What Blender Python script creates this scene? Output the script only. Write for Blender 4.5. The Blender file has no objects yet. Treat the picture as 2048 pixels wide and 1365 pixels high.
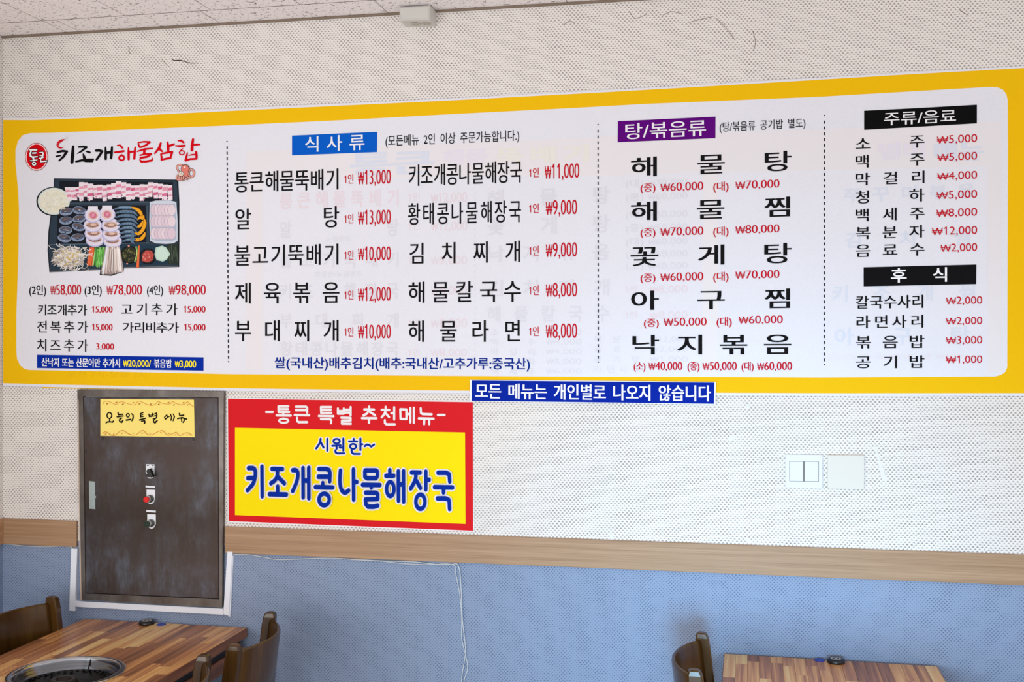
import bpy, math, random
from mathutils import Vector, Matrix
random.seed(7)
S = bpy.context.scene
COL = S.collection
# ------------------------------------------------------------------ camera
F = 2200.0; CX = 1024.0; HY = 677.0
TH = math.atan(0.198); CT, ST = math.cos(TH), math.sin(TH)
DP = 3.63 * CT; CAMZ = 1.73
cam = bpy.data.cameras.new('camera'); cam.sensor_width = 36.0
cam.lens = 36.0 * F / 2048.0; cam.shift_y = -(682.5 - HY) / 2048.0
cam.clip_start = 0.05; cam.clip_end = 60
camo = bpy.data.objects.new('camera', cam); COL.objects.link(camo)
camo.location = (0, -DP, CAMZ); camo.rotation_euler = (math.pi/2, 0, TH)
S.camera = camo
# ------------------------------------------------------------------ light
wd = bpy.data.worlds.new('world'); S.world = wd; wd.use_nodes = True
bg = wd.node_tree.nodes['Background']
bg.inputs[0].default_value = (1.0, 0.982, 0.985, 1); bg.inputs[1].default_value = 0.92

def area(name, loc, target, sx, sy, power, col, spread=180):
    l = bpy.data.lights.new(name, 'AREA'); l.shape = 'RECTANGLE'
    l.size = sx; l.size_y = sy; l.energy = power; l.color = col; l.spread = math.radians(spread)
    o = bpy.data.objects.new(name, l); COL.objects.link(o); o.location = loc
    o.rotation_euler = (Vector(target) - Vector(loc)).to_track_quat('-Z', 'Y').to_euler()
    return o
area('window_daylight', (0.15, -3.4, 0.70), (0.12, 0, 0.80), 0.8, 0.6, 6.6, (0.30, 0.66, 0.96), 44)
area('room_daylight', (-1.9, -4.0, 0.95), (-1.7, 0, 1.25), 3.2, 1.3, 48, (1.0, 0.99, 0.985), 150)
vs = S.view_settings
vs.view_transform = 'Standard'; vs.look = 'None'; vs.gamma = 1; vs.use_curve_mapping = False
vs.exposure = 0.0

# ------------------------------------------------------------------ mapping
def T(px, off=0.0):
    u = (px - CX) / F
    return (DP - off) / (CT + u * ST)
def W(px, py, off=0.0):
    """a point of the back wall (plane y = -off) seen at px, py"""
    u = (px - CX) / F; t = (DP - off) / (CT + u * ST)
    return Vector((t * (-ST + u * CT), -off, CAMZ - t * (py - HY) / F))
def P(px, py, z):
    """a point of the horizontal plane z"""
    u = (px - CX) / F; t = (CAMZ - z) * F / (py - HY)
    return Vector((t * (-ST + u * CT), t * (CT + u * ST) - DP, z))

# ------------------------------------------------------------------ materials
def lin(c):
    return tuple(((v/255.0)/12.92 if v/255.0 <= 0.04045 else ((v/255.0+0.055)/1.055)**2.4) for v in c) + (1,)
MATS = {}
def mat(name, rgb, rough=0.6, metal=0.0, spec=0.5, bump=None):
    if name in MATS: return MATS[name]
    m = bpy.data.materials.new(name); m.use_nodes = True
    nt = m.node_tree; b = nt.nodes['Principled BSDF']
    b.inputs['Base Color'].default_value = lin(rgb)
    b.inputs['Roughness'].default_value = rough; b.inputs['Metallic'].default_value = metal
    b.inputs['Specular IOR Level'].default_value = spec
    MATS[name] = m
    return m
class N:
    def __init__(s, name, rough=0.6, metal=0.0, spec=0.5):
        s.m = bpy.data.materials.new(name); s.m.use_nodes = True; s.nt = s.m.node_tree
        s.b = s.nt.nodes['Principled BSDF']
        s.b.inputs['Roughness'].default_value = rough; s.b.inputs['Metallic'].default_value = metal
        s.b.inputs['Specular IOR Level'].default_value = spec
        MATS[name] = s.m
    def L(s, a, b): s.nt.links.new(a, b)
    def n(s, t, **kw):
        x = s.nt.nodes.new(t)
        for k, v in kw.items(): setattr(x, k, v)
        return x
    def val(s, sock, v):
        if hasattr(v, 'links') or hasattr(v, 'is_linked'): s.L(v, sock)
        else: sock.default_value = v
    def math(s, op, a, b=0.0, c=None, clamp=False):
        x = s.n('ShaderNodeMath', operation=op); x.use_clamp = clamp
        s.val(x.inputs[0], a); s.val(x.inputs[1], b)
        if c is not None: s.val(x.inputs[2], c)
        return x.outputs[0]
    def pos(s, kind='Object'):
        return s.n('ShaderNodeTexCoord').outputs[kind]
    def xyz(s, v):
        x = s.n('ShaderNodeSeparateXYZ'); s.L(v, x.inputs[0]); return x.outputs
    def scale(s, v, sc, loc=(0, 0, 0)):
        x = s.n('ShaderNodeMapping'); s.L(v, x.inputs[0]); x.inputs['Scale'].default_value = sc
        x.inputs['Location'].default_value = loc; return x.outputs[0]
    def noise(s, v, sc, detail=3, rough=0.5):
        x = s.n('ShaderNodeTexNoise'); s.L(v, x.inputs['Vector']); x.inputs['Scale'].default_value = sc
        x.inputs['Detail'].default_value = detail; x.inputs['Roughness'].default_value = rough
        return x.outputs['Fac']
    def ramp(s, fac, stops):
        x = s.n('ShaderNodeValToRGB'); s.L(fac, x.inputs[0]); e = x.color_ramp.elements
        while len(e) < len(stops): e.new(0.5)
        for i, (p, c) in enumerate(stops):
            e[i].position = p; e[i].color = lin(c) if len(c) == 3 and max(c) > 1.0 else (tuple(c) + (1,))[:4]
        return x.outputs[0]
    def mix(s, fac, a, b, mode='MIX'):
        x = s.n('ShaderNodeMix', data_type='RGBA', blend_type=mode)
        s.val(x.inputs[0], fac)
        for i, v in ((6, a), (7, b)):
            if isinstance(v, tuple): x.inputs[i].default_value = lin(v)
            else: s.L(v, x.inputs[i])
        return x.outputs[2]
    def col(s, c): s.L(c, s.b.inputs['Base Color'])
    def bump(s, h, strength=0.3, dist=0.001):
        x = s.n('ShaderNodeBump'); x.inputs['Strength'].default_value = strength
        x.inputs['Distance'].default_value = dist; s.L(h, x.inputs['Height']); s.L(x.outputs[0], s.b.inputs['Normal'])

def woven(name, base, dark, px, pz, amp, shape, big):
    k = N(name, 0.75, spec=0.2)
    p = k.pos(); o = k.xyz(p)
    wob = k.noise(k.scale(p, (6, 6, 6)), 5, 2)
    xw = k.math('ADD', k.math('ADD', o[0], o[1]), k.math('MULTIPLY', wob, 0.006))
    zw = k.math('ADD', o[2], k.math('MULTIPLY', k.noise(k.scale(p, (5, 5, 5), (3, 1, 2)), 5, 2), 0.006))
    v = k.math('DIVIDE', zw, pz); row = k.math('FLOOR', v)
    half = k.math('MULTIPLY', k.math('FLOORED_MODULO', row, 2.0), 0.5)
    u = k.math('ADD', k.math('DIVIDE', xw, px), half)
    fu = k.math('ABSOLUTE', k.math('SUBTRACT', k.math('FRACT', u), 0.5))
    fv = k.math('FRACT', v)
    if shape == 'tri':
        m = k.math('SUBTRACT', k.math('MULTIPLY', k.math('SUBTRACT', 0.95, fv), 0.46), fu)
    else:
        fz = k.math('ABSOLUTE', k.math('SUBTRACT', fv, 0.45))
        m = k.math('SUBTRACT', 0.33, k.math('ADD', fu, k.math('MULTIPLY', fz, 0.75)))
    m = k.math('MULTIPLY', m, 4.4, clamp=True)
    jit = k.noise(k.scale(p, (160, 1, 220)), 1, 1)
    patch = k.noise(k.scale(p, (1, 1, 1), (5, 5, 5)), 2.2, 3)
    streak = k.noise(k.scale(p, (6, 1, 90)), 1, 2)
    s1 = k.math('MULTIPLY', m, k.math('ADD', 0.35, k.math('MULTIPLY', jit, 1.1)), clamp=True)
    s1 = k.math('MULTIPLY', s1, k.math('ADD', 0.45, k.math('MULTIPLY', streak, 0.9)))
    s1 = k.math('MULTIPLY', s1, amp, clamp=True)
    b = k.mix(patch, base, big)
    k.col(k.mix(s1, b, dark))
    k.bump(k.math('SUBTRACT', 1.0, m), 0.5, 0.0012)
    return k.m
M_paper = woven('woven_wallpaper', (242, 237, 232), (122, 112, 106), 0.0127, 0.0072, 0.92, 'tri', (232, 227, 223))
M_blue = woven('woven_blue_wallpaper', (146, 162, 188), (54, 66, 96), 0.0112, 0.0060, 0.85, 'dash', (136, 152, 180))

def ceil_mat():
    k = N('mineral_board', 0.8, spec=0.2); p = k.pos('Object')
    g = k.n('ShaderNodeNewGeometry').outputs['Position']
    a = k.noise(k.scale(g, (62, 70, 1)), 1.0, 2, 0.6)
    a2 = k.noise(k.scale(g, (150, 130, 1), (7, 3, 0)), 1.0, 1, 0.5)
    f1 = k.ramp(a, [(0.0, (0, 0, 0)), (0.625, (0, 0, 0)), (0.67, (1, 1, 1)), (1, (1, 1, 1))])
    f2 = k.ramp(a2, [(0.0, (0, 0, 0)), (0.66, (0, 0, 0)), (0.70, (1, 1, 1)), (1, (1, 1, 1))])
    f = k.math('MAXIMUM', f1, f2, clamp=True)
    k.col(k.mix(k.math('MULTIPLY', f, 0.8), (248, 242, 242), (96, 86, 90)))
    k.bump(k.math('SUBTRACT', 1.0, f), 0.4, 0.002)
    return k.m
M_ceil = ceil_mat()

def wood(name, c1, c2, c3, axis, rough=0.45, var=False, fine=1.0):
    k = N(name, rough, spec=0.4); p = k.pos('Object')
    sc = {'x': (4, 60, 420), 'y': (60, 2.5, 60), 'z': (60, 60, 2.5)}[axis]
    sc = tuple(s * fine for s in sc)
    if var:
        oi = k.n('ShaderNodeObjectInfo').outputs['Random']
        cb = k.n('ShaderNodeCombineXYZ'); k.L(k.math('MULTIPLY', oi, 37.0), cb.inputs[0]); k.L(k.math('MULTIPLY', oi, 11.0), cb.inputs[1])
        va = k.n('ShaderNodeVectorMath', operation='ADD'); k.L(p, va.inputs[0]); k.L(cb.outputs[0], va.inputs[1]); p = va.outputs[0]
    g = k.noise(k.scale(p, sc), 1, 4, 0.65)
    g2 = k.noise(k.scale(p, (95, 2.2, 20) if var else tuple(s * 0.22 for s in sc)), 1, 2, 0.5)
    if var:
        f = k.math('ADD', k.math('MULTIPLY', k.math('POWER', oi, 0.9), 0.85), k.math('SUBTRACT', k.math('MULTIPLY', g2, 1.3), 0.50), clamp=True)
        c = k.ramp(f, [(0.0, c3), (0.45, c2), (0.72, (238, 178, 110)), (1.0, c1)])
        c = k.mix(k.math('MULTIPLY', k.math('GREATER_THAN', g, 0.0), k.math('MULTIPLY', g, 0.32)), c, tuple(int(v * 0.62) for v in c2))
    else:
        c = k.ramp(k.math('ADD', k.math('MULTIPLY', g, 0.6), k.math('MULTIPLY', g2, 0.4)), [(0.3, c3), (0.5, c2), (0.68, c1)])
    k.col(c); k.bump(g, 0.15, 0.0005)
    return k.m
M_trim = wood('oak_board', (184, 150, 118), (168, 134, 102), (142, 108, 78), 'x', 0.55)
M_stave = wood('acacia_stave', (255, 218, 146), (192, 128, 80), (118, 74, 52), 'y', 0.32, True)
M_edge = wood('acacia_edge', (176, 114, 74), (140, 88, 58), (100, 60, 42), 'y', 0.35)
M_chair = wood('stained_beech', (98, 68, 26), (78, 52, 20), (48, 30, 12), 'z', 0.22, False, 0.4)

def steel_mat():
    k = N('stained_steel', 0.42, 0.55); p = k.pos('Object')
    a = k.noise(k.scale(p, (13, 1, 4.2)), 1, 8, 0.72)
    b = k.noise(k.scale(p, (2.2, 1, 3.0), (4, 0, 9)), 1.4, 5, 0.6)
    br = k.noise(k.scale(p, (420, 1, 5)), 1, 2, 0.5)
    c = k.ramp(a, [(0.30, (50, 34, 24)), (0.45, (76, 66, 62)), (0.54, (88, 88, 95)), (0.72, (126, 131, 145))])
    c2 = k.mix(k.ramp(b, [(0.42, (0, 0, 0)), (0.62, (1, 1, 1))]), c, (74, 60, 54))
    zz = k.xyz(p)[2]
    st = k.math('SUBTRACT', 1.0, k.math('ABSOLUTE', k.math('MULTIPLY', k.math('SUBTRACT', zz, 1.10), 5.5)), clamp=True)
    st = k.math('MULTIPLY', st, k.math('MULTIPLY', b, 1.5), clamp=True)
    c2 = k.mix(st, c2, (50, 34, 20))
    c3 = k.mix(k.math('MULTIPLY', br, 0.35), c2, (60, 56, 56))
    k.col(c3)
    k.L(k.math('ADD', 0.34, k.math('MULTIPLY', a, 0.25)), k.b.inputs['Roughness'])
    k.bump(br, 0.12, 0.0004)
    return k.m
M_steel = steel_mat()
def frame_mat():
    k = N('dull_steel_frame', 0.38, 0.6); p = k.pos('Object')
    a = k.noise(k.scale(p, (8, 1, 5)), 1, 5, 0.6)
    k.col(k.ramp(a, [(0.3, (80, 68, 58)), (0.55, (112, 106, 102)), (0.75, (150, 136, 126))]))
    return k.m
M_frame = frame_mat()

def cloth(name, c1, c2=None, rough=0.45, sc=900):
    k = N(name, max(rough, 0.62), spec=0.1); p = k.pos('Object')
    c2 = c2 or tuple(int(v * 0.955) for v in c1)
    k.col(k.mix(k.noise(k.scale(p, (1, 1, 1)), 320, 2), c1, c2))
    h = k.math('ADD', k.math('MULTIPLY', k.noise(k.scale(p, (1, 1, 1)), sc, 1), 0.02), k.noise(k.scale(p, (1, 1, 0.6)), 1.6, 1))
    k.bump(h, 0.35, 0.02)
    return k.m
WHITE = (236, 237, 246)
M_bwhite = cloth('banner_white', WHITE); M_byellow = cloth('banner_yellow', (246, 196, 5), (240, 188, 3))
M_red = cloth('poster_red', (222, 30, 38), (212, 24, 34)); M_pyel = cloth('poster_yellow', (255, 230, 0), (252, 226, 0))
M_note = cloth('note_paper', (253, 232, 132), (250, 226, 120), 0.6)
I = {}
def ink(rgb):
    key = 'ink_%d_%d_%d' % rgb
    return mat(key, rgb, 0.7, 0, 0.08)
BLACK = (18, 17, 20); RED = (196, 10, 34); NAVY = (0, 38, 150); LW = (238, 238, 242)
M_plastic = mat('white_plastic', (226, 228, 230), 0.5, 0, 0.2); M_ivory = mat('ivory_plastic', (222, 217, 207), 0.5, 0, 0.2)
M_trunk = mat('trunking_plastic', (236, 241, 250), 0.5, 0, 0.2); M_cable = mat('cable_grey', (206, 211, 214), 0.5)
M_blk = mat('black_plastic', (22, 22, 24), 0.3); M_iron = mat('black_steel', (20, 20, 21), 0.45, 0.3)
M_chrome = mat('polished_steel', (190, 192, 196), 0.14, 1.0); M_zinc = mat('zinc_latch', (182, 200, 200), 0.3, 0.7)
M_grey = mat('floor_tile_grey', (176, 170, 164), 0.5)
M_side = mat('plain_plaster', (214, 210, 206), 0.8)
M_tape = mat('paper_tape', (228, 227, 220), 0.7, 0, 0.1)
M_seat = mat('brown_vinyl', (60, 38, 26), 0.4)

# ------------------------------------------------------------------ mesh helpers
def link(name, verts, faces, mats, parent=None, fm=None, smooth=False):
    me = bpy.data.meshes.new(name); me.from_pydata([tuple(v) for v in verts], [], faces)
    if not isinstance(mats, (list, tuple)): mats = [mats]
    for m in mats: me.materials.append(m)
    if fm:
        for p, i in zip(me.polygons, fm): p.material_index = i
    if smooth:
        for p in me.polygons: p.use_smooth = True
    me.update()
    o = bpy.data.objects.new(name, me); COL.objects.link(o)
    if parent: o.parent = parent
    return o
def tag(o, label=None, cat=None, group=None, kind=None):
    if label: o['label'] = label
    if cat: o['category'] = cat
    if group: o['group'] = group
    if kind: o['kind'] = kind
    return o
def empty(name, loc=(0, 0, 0), rz=0.0):
    o = bpy.data.objects.new(name, None); COL.objects.link(o); o.location = loc; o.rotation_euler[2] = rz
    o.empty_display_size = 0.05
    return o
class MB:
    def __init__(s): s.v = []; s.f = []; s.m = []
    def add(s, vs, fs, mi=0):
        n = len(s.v); s.v += [Vector(v) for v in vs]; s.f += [tuple(i + n for i in f) for f in fs]; s.m += [mi] * len(fs); return s
    def box(s, a, b, mi=0, ch=0.0):
        x0, y0, z0 = a; x1, y1, z1 = b
        if ch <= 0:
            vs = [(x, y, z) for z in (z0, z1) for y in (y0, y1) for x in (x0, x1)]
            return s.add(vs, [(0, 2, 3, 1), (4, 5, 7, 6), (0, 1, 5, 4), (2, 6, 7, 3), (0, 4, 6, 2), (1, 3, 7, 5)], mi)
        rings = []
        c = ch
        def ring(z, i): return [(x0+i, y0+c, z), (x0+c, y0+i, z), (x1-c, y0+i, z), (x1-i, y0+c, z), (x1-i, y1-c, z), (x1-c, y1-i, z), (x0+c, y1-i, z), (x0+i, y1-c, z)]
        vs = ring(z0, c*0.7) + ring(z0+c, 0) + ring(z1-c, 0) + ring(z1, c*0.7)
        fs = [tuple(reversed(range(8))), tuple(range(24, 32))]
        for r in range(3):
            for i in range(8): fs.append((r*8+i, r*8+(i+1) % 8, r*8+8+(i+1) % 8, r*8+8+i))
        return s.add(vs, fs, mi)
    def quadprism(s, q, off0, off1, ch=0.0, mi=0):
        """slab on the wall: q = 4 px corners (tl,tr,br,bl) of its front, front plane off1, back plane off0"""
        fr = [W(x, y, off1) for x, y in q]
        c = sum(fr, Vector()) / 4
        back = [Vector((p.x, -off0, p.z)) for p in fr]
        if ch <= 0:
            return s.add(back + fr, [(0, 3, 7, 4), (1, 0, 4, 5), (2, 1, 5, 6), (3, 2, 6, 7), (4, 7, 6, 5), (0, 1, 2, 3)], mi)
        mid = [Vector((p.x, -(off1 - ch), p.z)) for p in fr]
        ins = [p + Vector((math.copysign(ch, c.x - p.x), 0, math.copysign(ch, c.z - p.z))) for p in fr]
        vs = back + mid + ins; fs = [(0, 1, 2, 3), (8, 11, 10, 9)]
        for r in (0, 4):
            for i in range(4): j = (i + 1) % 4; fs.append((r+j, r+i, r+4+i, r+4+j))
        return s.add(vs, fs, mi)
    def tube(s, pts, r, n=8, mi=0, cap=True):
        pts = [Vector(p) for p in pts]; rs = r if isinstance(r, list) else [r] * len(pts)
        vs = []; up = Vector((0.13, 0.31, 0.94)).normalized()
        for i, p in enumerate(pts):
            d = (pts[min(i+1, len(pts)-1)] - pts[max(i-1, 0)]).normalized()
            a = d.cross(up); a = a.normalized() if a.length > 1e-4 else d.cross(Vector((1, 0, 0))).normalized()
            b = d.cross(a).normalized()
            for k in range(n):
                t = 2*math.pi*k/n; vs.append(p + (a*math.cos(t) + b*math.sin(t)) * rs[i])
        fs = []
        for i in range(len(pts)-1):
            for k in range(n): fs.append((i*n+k, i*n+(k+1) % n, (i+1)*n+(k+1) % n, (i+1)*n+k))
        if cap: fs.append(tuple(reversed(range(n)))); fs.append(tuple(range((len(pts)-1)*n, len(pts)*n)))
        return s.add(vs, fs, mi)
    def lathe(s, prof, c=(0, 0, 0), n=40, axis='z', mi=0, sx=1, sz=1):
        c = Vector(c); vs = []
        for r, h in prof:
            for k in range(n):
                t = 2*math.pi*k/n
                if axis == 'z': vs.append(c + Vector((r*math.cos(t), r*math.sin(t), h)))
                else: vs.append(c + Vector((r*math.cos(t)*sx, -h, r*math.sin(t)*sz)))
        fs = []
        for i in range(len(prof)-1):
            for k in range(n): fs.append((i*n+k, i*n+(k+1) % n, (i+1)*n+(k+1) % n, (i+1)*n+k))
        return s.add(vs, fs, mi)
    def build(s, name, m, parent=None, smooth=False):
        return link(name, s.v, s.f, m, parent, s.m, smooth)

def catmull(pts, n=5, closed=False):
    if len(pts) < 3: return pts
    out = []; L = len(pts)
    rng = range(L) if closed else range(L-1)
    for i in rng:
        if closed: p0, p1, p2, p3 = pts[(i-1) % L], pts[i], pts[(i+1) % L], pts[(i+2) % L]
        else: p0, p1, p2, p3 = pts[max(i-1, 0)], pts[i], pts[i+1], pts[min(i+2, L-1)]
        for k in range(n):
            t = k/n
            out.append(tuple(0.5*((2*p1[a]) + (-p0[a]+p2[a])*t + (2*p0[a]-5*p1[a]+4*p2[a]-p3[a])*t*t + (-p0[a]+3*p1[a]-3*p2[a]+p3[a])*t**3) for a in range(len(p1))))
    if not closed: out.append(pts[-1])
    return out

# flat print on the wall: everything given in px of one crop (origin ox,oy, scale sc)
class Flat:
    def __init__(s, off, ox=0, oy=0, sc=1.0, step=1e-5):
        s.off = off; s.ox = ox; s.oy = oy; s.sc = sc; s.step = step; s.k = 0
        s.v = []; s.f = []; s.m = []; s.mats = []
    def mi(s, rgb):
        m = ink(rgb) if isinstance(rgb, tuple) else rgb
        if m not in s.mats: s.mats.append(m)
        return s.mats.index(m)
    def poly(s, pts, rgb):
        n = len(s.v); s.k += 1
        s.v += [W(s.ox + x/s.sc, s.oy + y/s.sc, s.off + s.k*s.step) for x, y in pts]
        ar = sum(pts[i][0]*pts[(i+1) % len(pts)][1] - pts[(i+1) % len(pts)][0]*pts[i][1] for i in range(len(pts)))
        idx = list(range(n, n+len(pts)))
        s.f.append(tuple(idx if ar < 0 else reversed(idx))); s.m.append(s.mi(rgb)); return s
    def ell(s, c, rx, ry, rgb, n=20, rot=0.0):
        cr, sr = math.cos(rot), math.sin(rot)
        return s.poly([(c[0] + rx*math.cos(a)*cr - ry*math.sin(a)*sr, c[1] + rx*math.cos(a)*sr + ry*math.sin(a)*cr) for a in [2*math.pi*i/n for i in range(n)]], rgb)
    def stroke(s, pts, w, rgb, a=1.0, closed=False, sm=False, cap=True, n=12):
        """pen = ellipse, half width w/2, half height a*w/2; w may be a list (taper)"""
        pts = [(x, y/a) for x, y in pts]
        ws = list(w) if isinstance(w, (list, tuple)) else [w]*len(pts)
        q = [(p[0], p[1], ww) for p, ww in zip(pts, ws)]
        if sm: q = catmull(q, 5, closed)
        L = len(q)
        for i in range(L if closed else L-1):
            x0, y0, w0 = q[i]; x1, y1, w1 = q[(i+1) % L]
            dx, dy = x1-x0, y1-y0; l = math.hypot(dx, dy)
            if l < 1e-6: continue
            nx, ny = -dy/l/2, dx/l/2
            s.poly([(x0+nx*w0, (y0+ny*w0)*a), (x1+nx*w1, (y1+ny*w1)*a), (x1-nx*w1, (y1-ny*w1)*a), (x0-nx*w0, (y0-ny*w0)*a)], rgb)
        for i, (x, y, ww) in enumerate(q):
            if not cap and (i == 0 or i == L-1) and not closed: continue
            s.poly([(x+ww/2*math.cos(t), (y+ww/2*math.sin(t))*a) for t in [2*math.pi*k/n for k in range(n)]], rgb)
        return s
    def ring(s, c, rx, ry, w, rgb, n=28, wy=None):
        wy = wy or w
        for i in range(n):
            t0, t1 = 2*math.pi*i/n, 2*math.pi*(i+1)/n
            s.poly([(c[0]+(rx+w/2)*math.cos(t0), c[1]+(ry+wy/2)*math.sin(t0)), (c[0]+(rx+w/2)*math.cos(t1), c[1]+(ry+wy/2)*math.sin(t1)),
                    (c[0]+(rx-w/2)*math.cos(t1), c[1]+(ry-wy/2)*math.sin(t1)), (c[0]+(rx-w/2)*math.cos(t0), c[1]+(ry-wy/2)*math.sin(t0))], rgb)
        return s
    def build(s, name, parent=None):
        return link(name, s.v, s.f, s.mats, parent, s.m)

# ------------------------------------------------------------------ text glyphs
GC = {}
def glyph(ch, o=0.0):
    key = (ch, o)
    if key not in GC:
        def ev(body):
            c = bpy.data.curves.new('t', 'FONT'); c.body = body; c.size = 1; c.offset = o; c.resolution_u = 4
            ob = bpy.data.objects.new('t', c); COL.objects.link(ob); bpy.context.view_layer.update()
            me = bpy.data.meshes.new_from_object(ob.evaluated_get(bpy.context.evaluated_depsgraph_get()))
            r = ([(v.co.x, v.co.y) for v in me.vertices], [tuple(p.vertices) for p in me.polygons])
            bpy.data.objects.remove(ob); bpy.data.curves.remove(c); bpy.data.meshes.remove(me)
            return r
        if ch == '1':
            a, b = 0.232 - o, 0.318 + o
            GC[key] = ([(a, 0), (b, 0), (b, 0.70), (a, 0.70), (a, 0.53-o), (a, 0.62+o*0.5), (a+0.02, 0.70), (0.10-o, 0.575+o), (0.10-o, 0.505-o*0.5)], [(0, 1, 2, 3), (4, 5, 6, 7, 8)], 0.10-o, b, 0.5)
        elif ch == '₩':  # drawn lower than the numerals
            v, f = ev(ch)
            v = [(x, y*0.84) for x, y in v]; a, b = min(x for x, y in v), max(x for x, y in v)
            GC[key] = (v, f, a, b, 0.92)
        elif ch == ' ': GC[key] = ([], [], 0.0, 0.0, 0.32)
        else:
            v, f = ev(ch); v2, _ = ev(ch + ch)
            a, b = min(x for x, y in v), max(x for x, y in v)
            GC[key] = (v, f, a, b, max(x for x, y in v2) - b)
    return GC[key]
HT, HB = 0.827, -0.078      # ink top / bottom of a Korean syllable, in em
# banner warp: top and bottom edge of the yellow print, px
YT = [(5, 240), (45, 241), (100, 239.5), (225, 233.5), (460, 222), (900, 201), (1203, 185), (1489, 168.5), (1797, 150), (2048, 136), (2070, 134.6)]
YB = [(5, 767), (90, 769), (225, 772), (460, 777), (700, 780), (938, 782), (1200, 784.5), (1438, 786.3), (1660, 787.2), (2070, 787)]
def interp(T_, x):
    if x <= T_[0][0]: return T_[0][1]
    for (a, b), (c, d) in zip(T_, T_[1:]):
        if x <= c: return b + (d-b)*(x-a)/(c-a)
    return T_[-1][1]
def slopefit():  # smooth straight-ish version for lettering
    pass
class Warp:
    def __init__(s, xc, top=None, bot=None):
        s.top = top or YT; s.bot = bot or YB; s.xc = xc
    def y(s, x, y):
        a, b = interp(s.top, s.xc), interp(s.bot, s.xc); a2, b2 = interp(s.top, x), interp(s.bot, x)
        return a2 + (y-a)/(b-a)*(b2-a2)
PROT = {}
def text(name, body, x0, x1, y0, y1, rgb, parent, off=0.0085, o=0.0, sh=0.0, lay='nat', digits=False, wk=0.68, cw=None, warp=None, skew=0, sp=0.32):
    """lettering whose ink spans x0..x1 and y0..y1 (px at its middle); o: outline growth in em, sh: extra vertical-stroke width in px"""
    xc = (x0+x1)/2; wp = warp or Warp(xc)
    top, bot = (0.691, 0.0) if digits else (HT, HB)
    sy = (y1-y0)/(top-bot)
    items = []  # (glyph, xpos_left, scale)
    if lay == 'nat':
        x = 0.0; L = []
        for ch in body:
            g = glyph(ch, 0.0 if ch == '₩' and o > 0 else o); k = wk if ch == '₩' else 1.0
            L.append((g, x, k)); x += (g[4] if ch != ' ' else sp)*k
        a = min(xx + g[2]*k for g, xx, k in L if g[0]); b = max(xx + g[3]*k for g, xx, k in L if g[0])
        sx = (x1-x0-sh)/(b-a)
        for g, xx, k in L:
            if g[0]: items.append((g, x0 + sh/2 + (xx-a)*sx, sx*k))
            else: items.append(None)
    else:
        chs = body.split() if ' ' in body else list(body)
        gs = [glyph(c, o) for c in chs]; sx = cw/0.84
        ws = [(g[3]-g[2])*sx for g in gs]; n = len(gs)
        c0 = x0 + sh/2 + ws[0]/2; c1 = x1 - sh/2 - ws[-1]/2
        for i, g in enumerate(gs):
            c = c0 + (c1-c0)*i/max(n-1, 1)
            items.append((g, c - ws[i]/2 - g[2]*sx, sx))
            if n > 1 and (c1-c0)/(n-1) > 1.22*cw: items.append(None)
    nsh = 1 if sh <= 0 else 2 if sh < 2.2 else 3
    words_ = [[]]
    for it in items:
        if it is None: words_.append([])
        else: words_[-1].append(it)
    out = None
    for wd_ in words_:
        if not wd_: continue
        v = []; f = []; kk = 0
        for g, gx, s in wd_:
            for j in range(nsh):
                d = 0 if nsh == 1 else -sh/2 + sh*j/(nsh-1)
                n = len(v)
                pts = [(gx + x*s + d, y1 - (y-bot)*sy) for x, y in g[0]]
                if rgb == BLACK:
                    v += [W(X, wp.y(X, Y), off + kk*1e-5) for X, Y in pts]
                    f += [tuple(i+n for i in q) for q in g[1]]
                else:  # every facet at a hair's height of its own
                    for fi, q in enumerate(g[1]):
                        n = len(v); v += [W(pts[i][0], wp.y(*pts[i]), off + kk*1e-5 + fi*1.5e-6) for i in q]
                        f.append(tuple(range(n, n+len(q))))
                kk = (kk + 1) % 4
        if parent is None:
            n = len(FADED[0]); FADED[0].extend(v); FADED[1].extend([tuple(i+n for i in q) for q in f])
            m = ink(rgb)
            if m not in FADED[3]: FADED[3].append(m)
            FADED[2].extend([FADED[3].index(m)]*len(f))
        else: out = link(name, v, f, ink(rgb), parent)
    return out
FADED = ([], [], [], [])

# ================================================================== SETTING
XL = W(5.5, 700).x; XR = W(2048, 700).x + 0.9
ZC = CAMZ + 1.097; ZT, ZB = CAMZ - 0.654, CAMZ - 0.746
YF = -4.4
w = MB()
w.add([(XL, 0, 0), (XR, 0, 0), (XR, 0, ZB+0.02), (XL, 0, ZB+0.02), (XL, 0, ZC), (XR, 0, ZC)], [(0, 1, 2, 3)], 1)
w.f.append((3, 2, 5, 4)); w.m.append(0)
w.add([(XL-0.1, 0.1, 0), (XR, 0.1, 0), (XR, 0.1, ZC), (XL-0.1, 0.1, ZC)], [(0, 3, 2, 1)], 0)
wall = tag(w.build('wall_back', [M_paper, M_blue]), kind='structure')
w = MB()
w.box((XL-0.1, -1.3, 0), (XL, 0.1, ZB+0.02), 1); w.box((XL-0.1, -1.3, ZB+0.02), (XL, 0.1, ZC), 0)
tag(w.build('wall_left', [M_paper, M_blue]), kind='structure')
tag(MB().box((XL-0.1, YF, -0.1), (XR, 0.1, 0)).build('floor', M_grey), kind='structure')
cl = tag(MB().box((XL-0.1, YF, ZC+0.012), (XR, 0.1, ZC+0.1)).build('ceiling', mat('ceiling_backing', (70, 62, 56), 0.9)), kind='structure')
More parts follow.
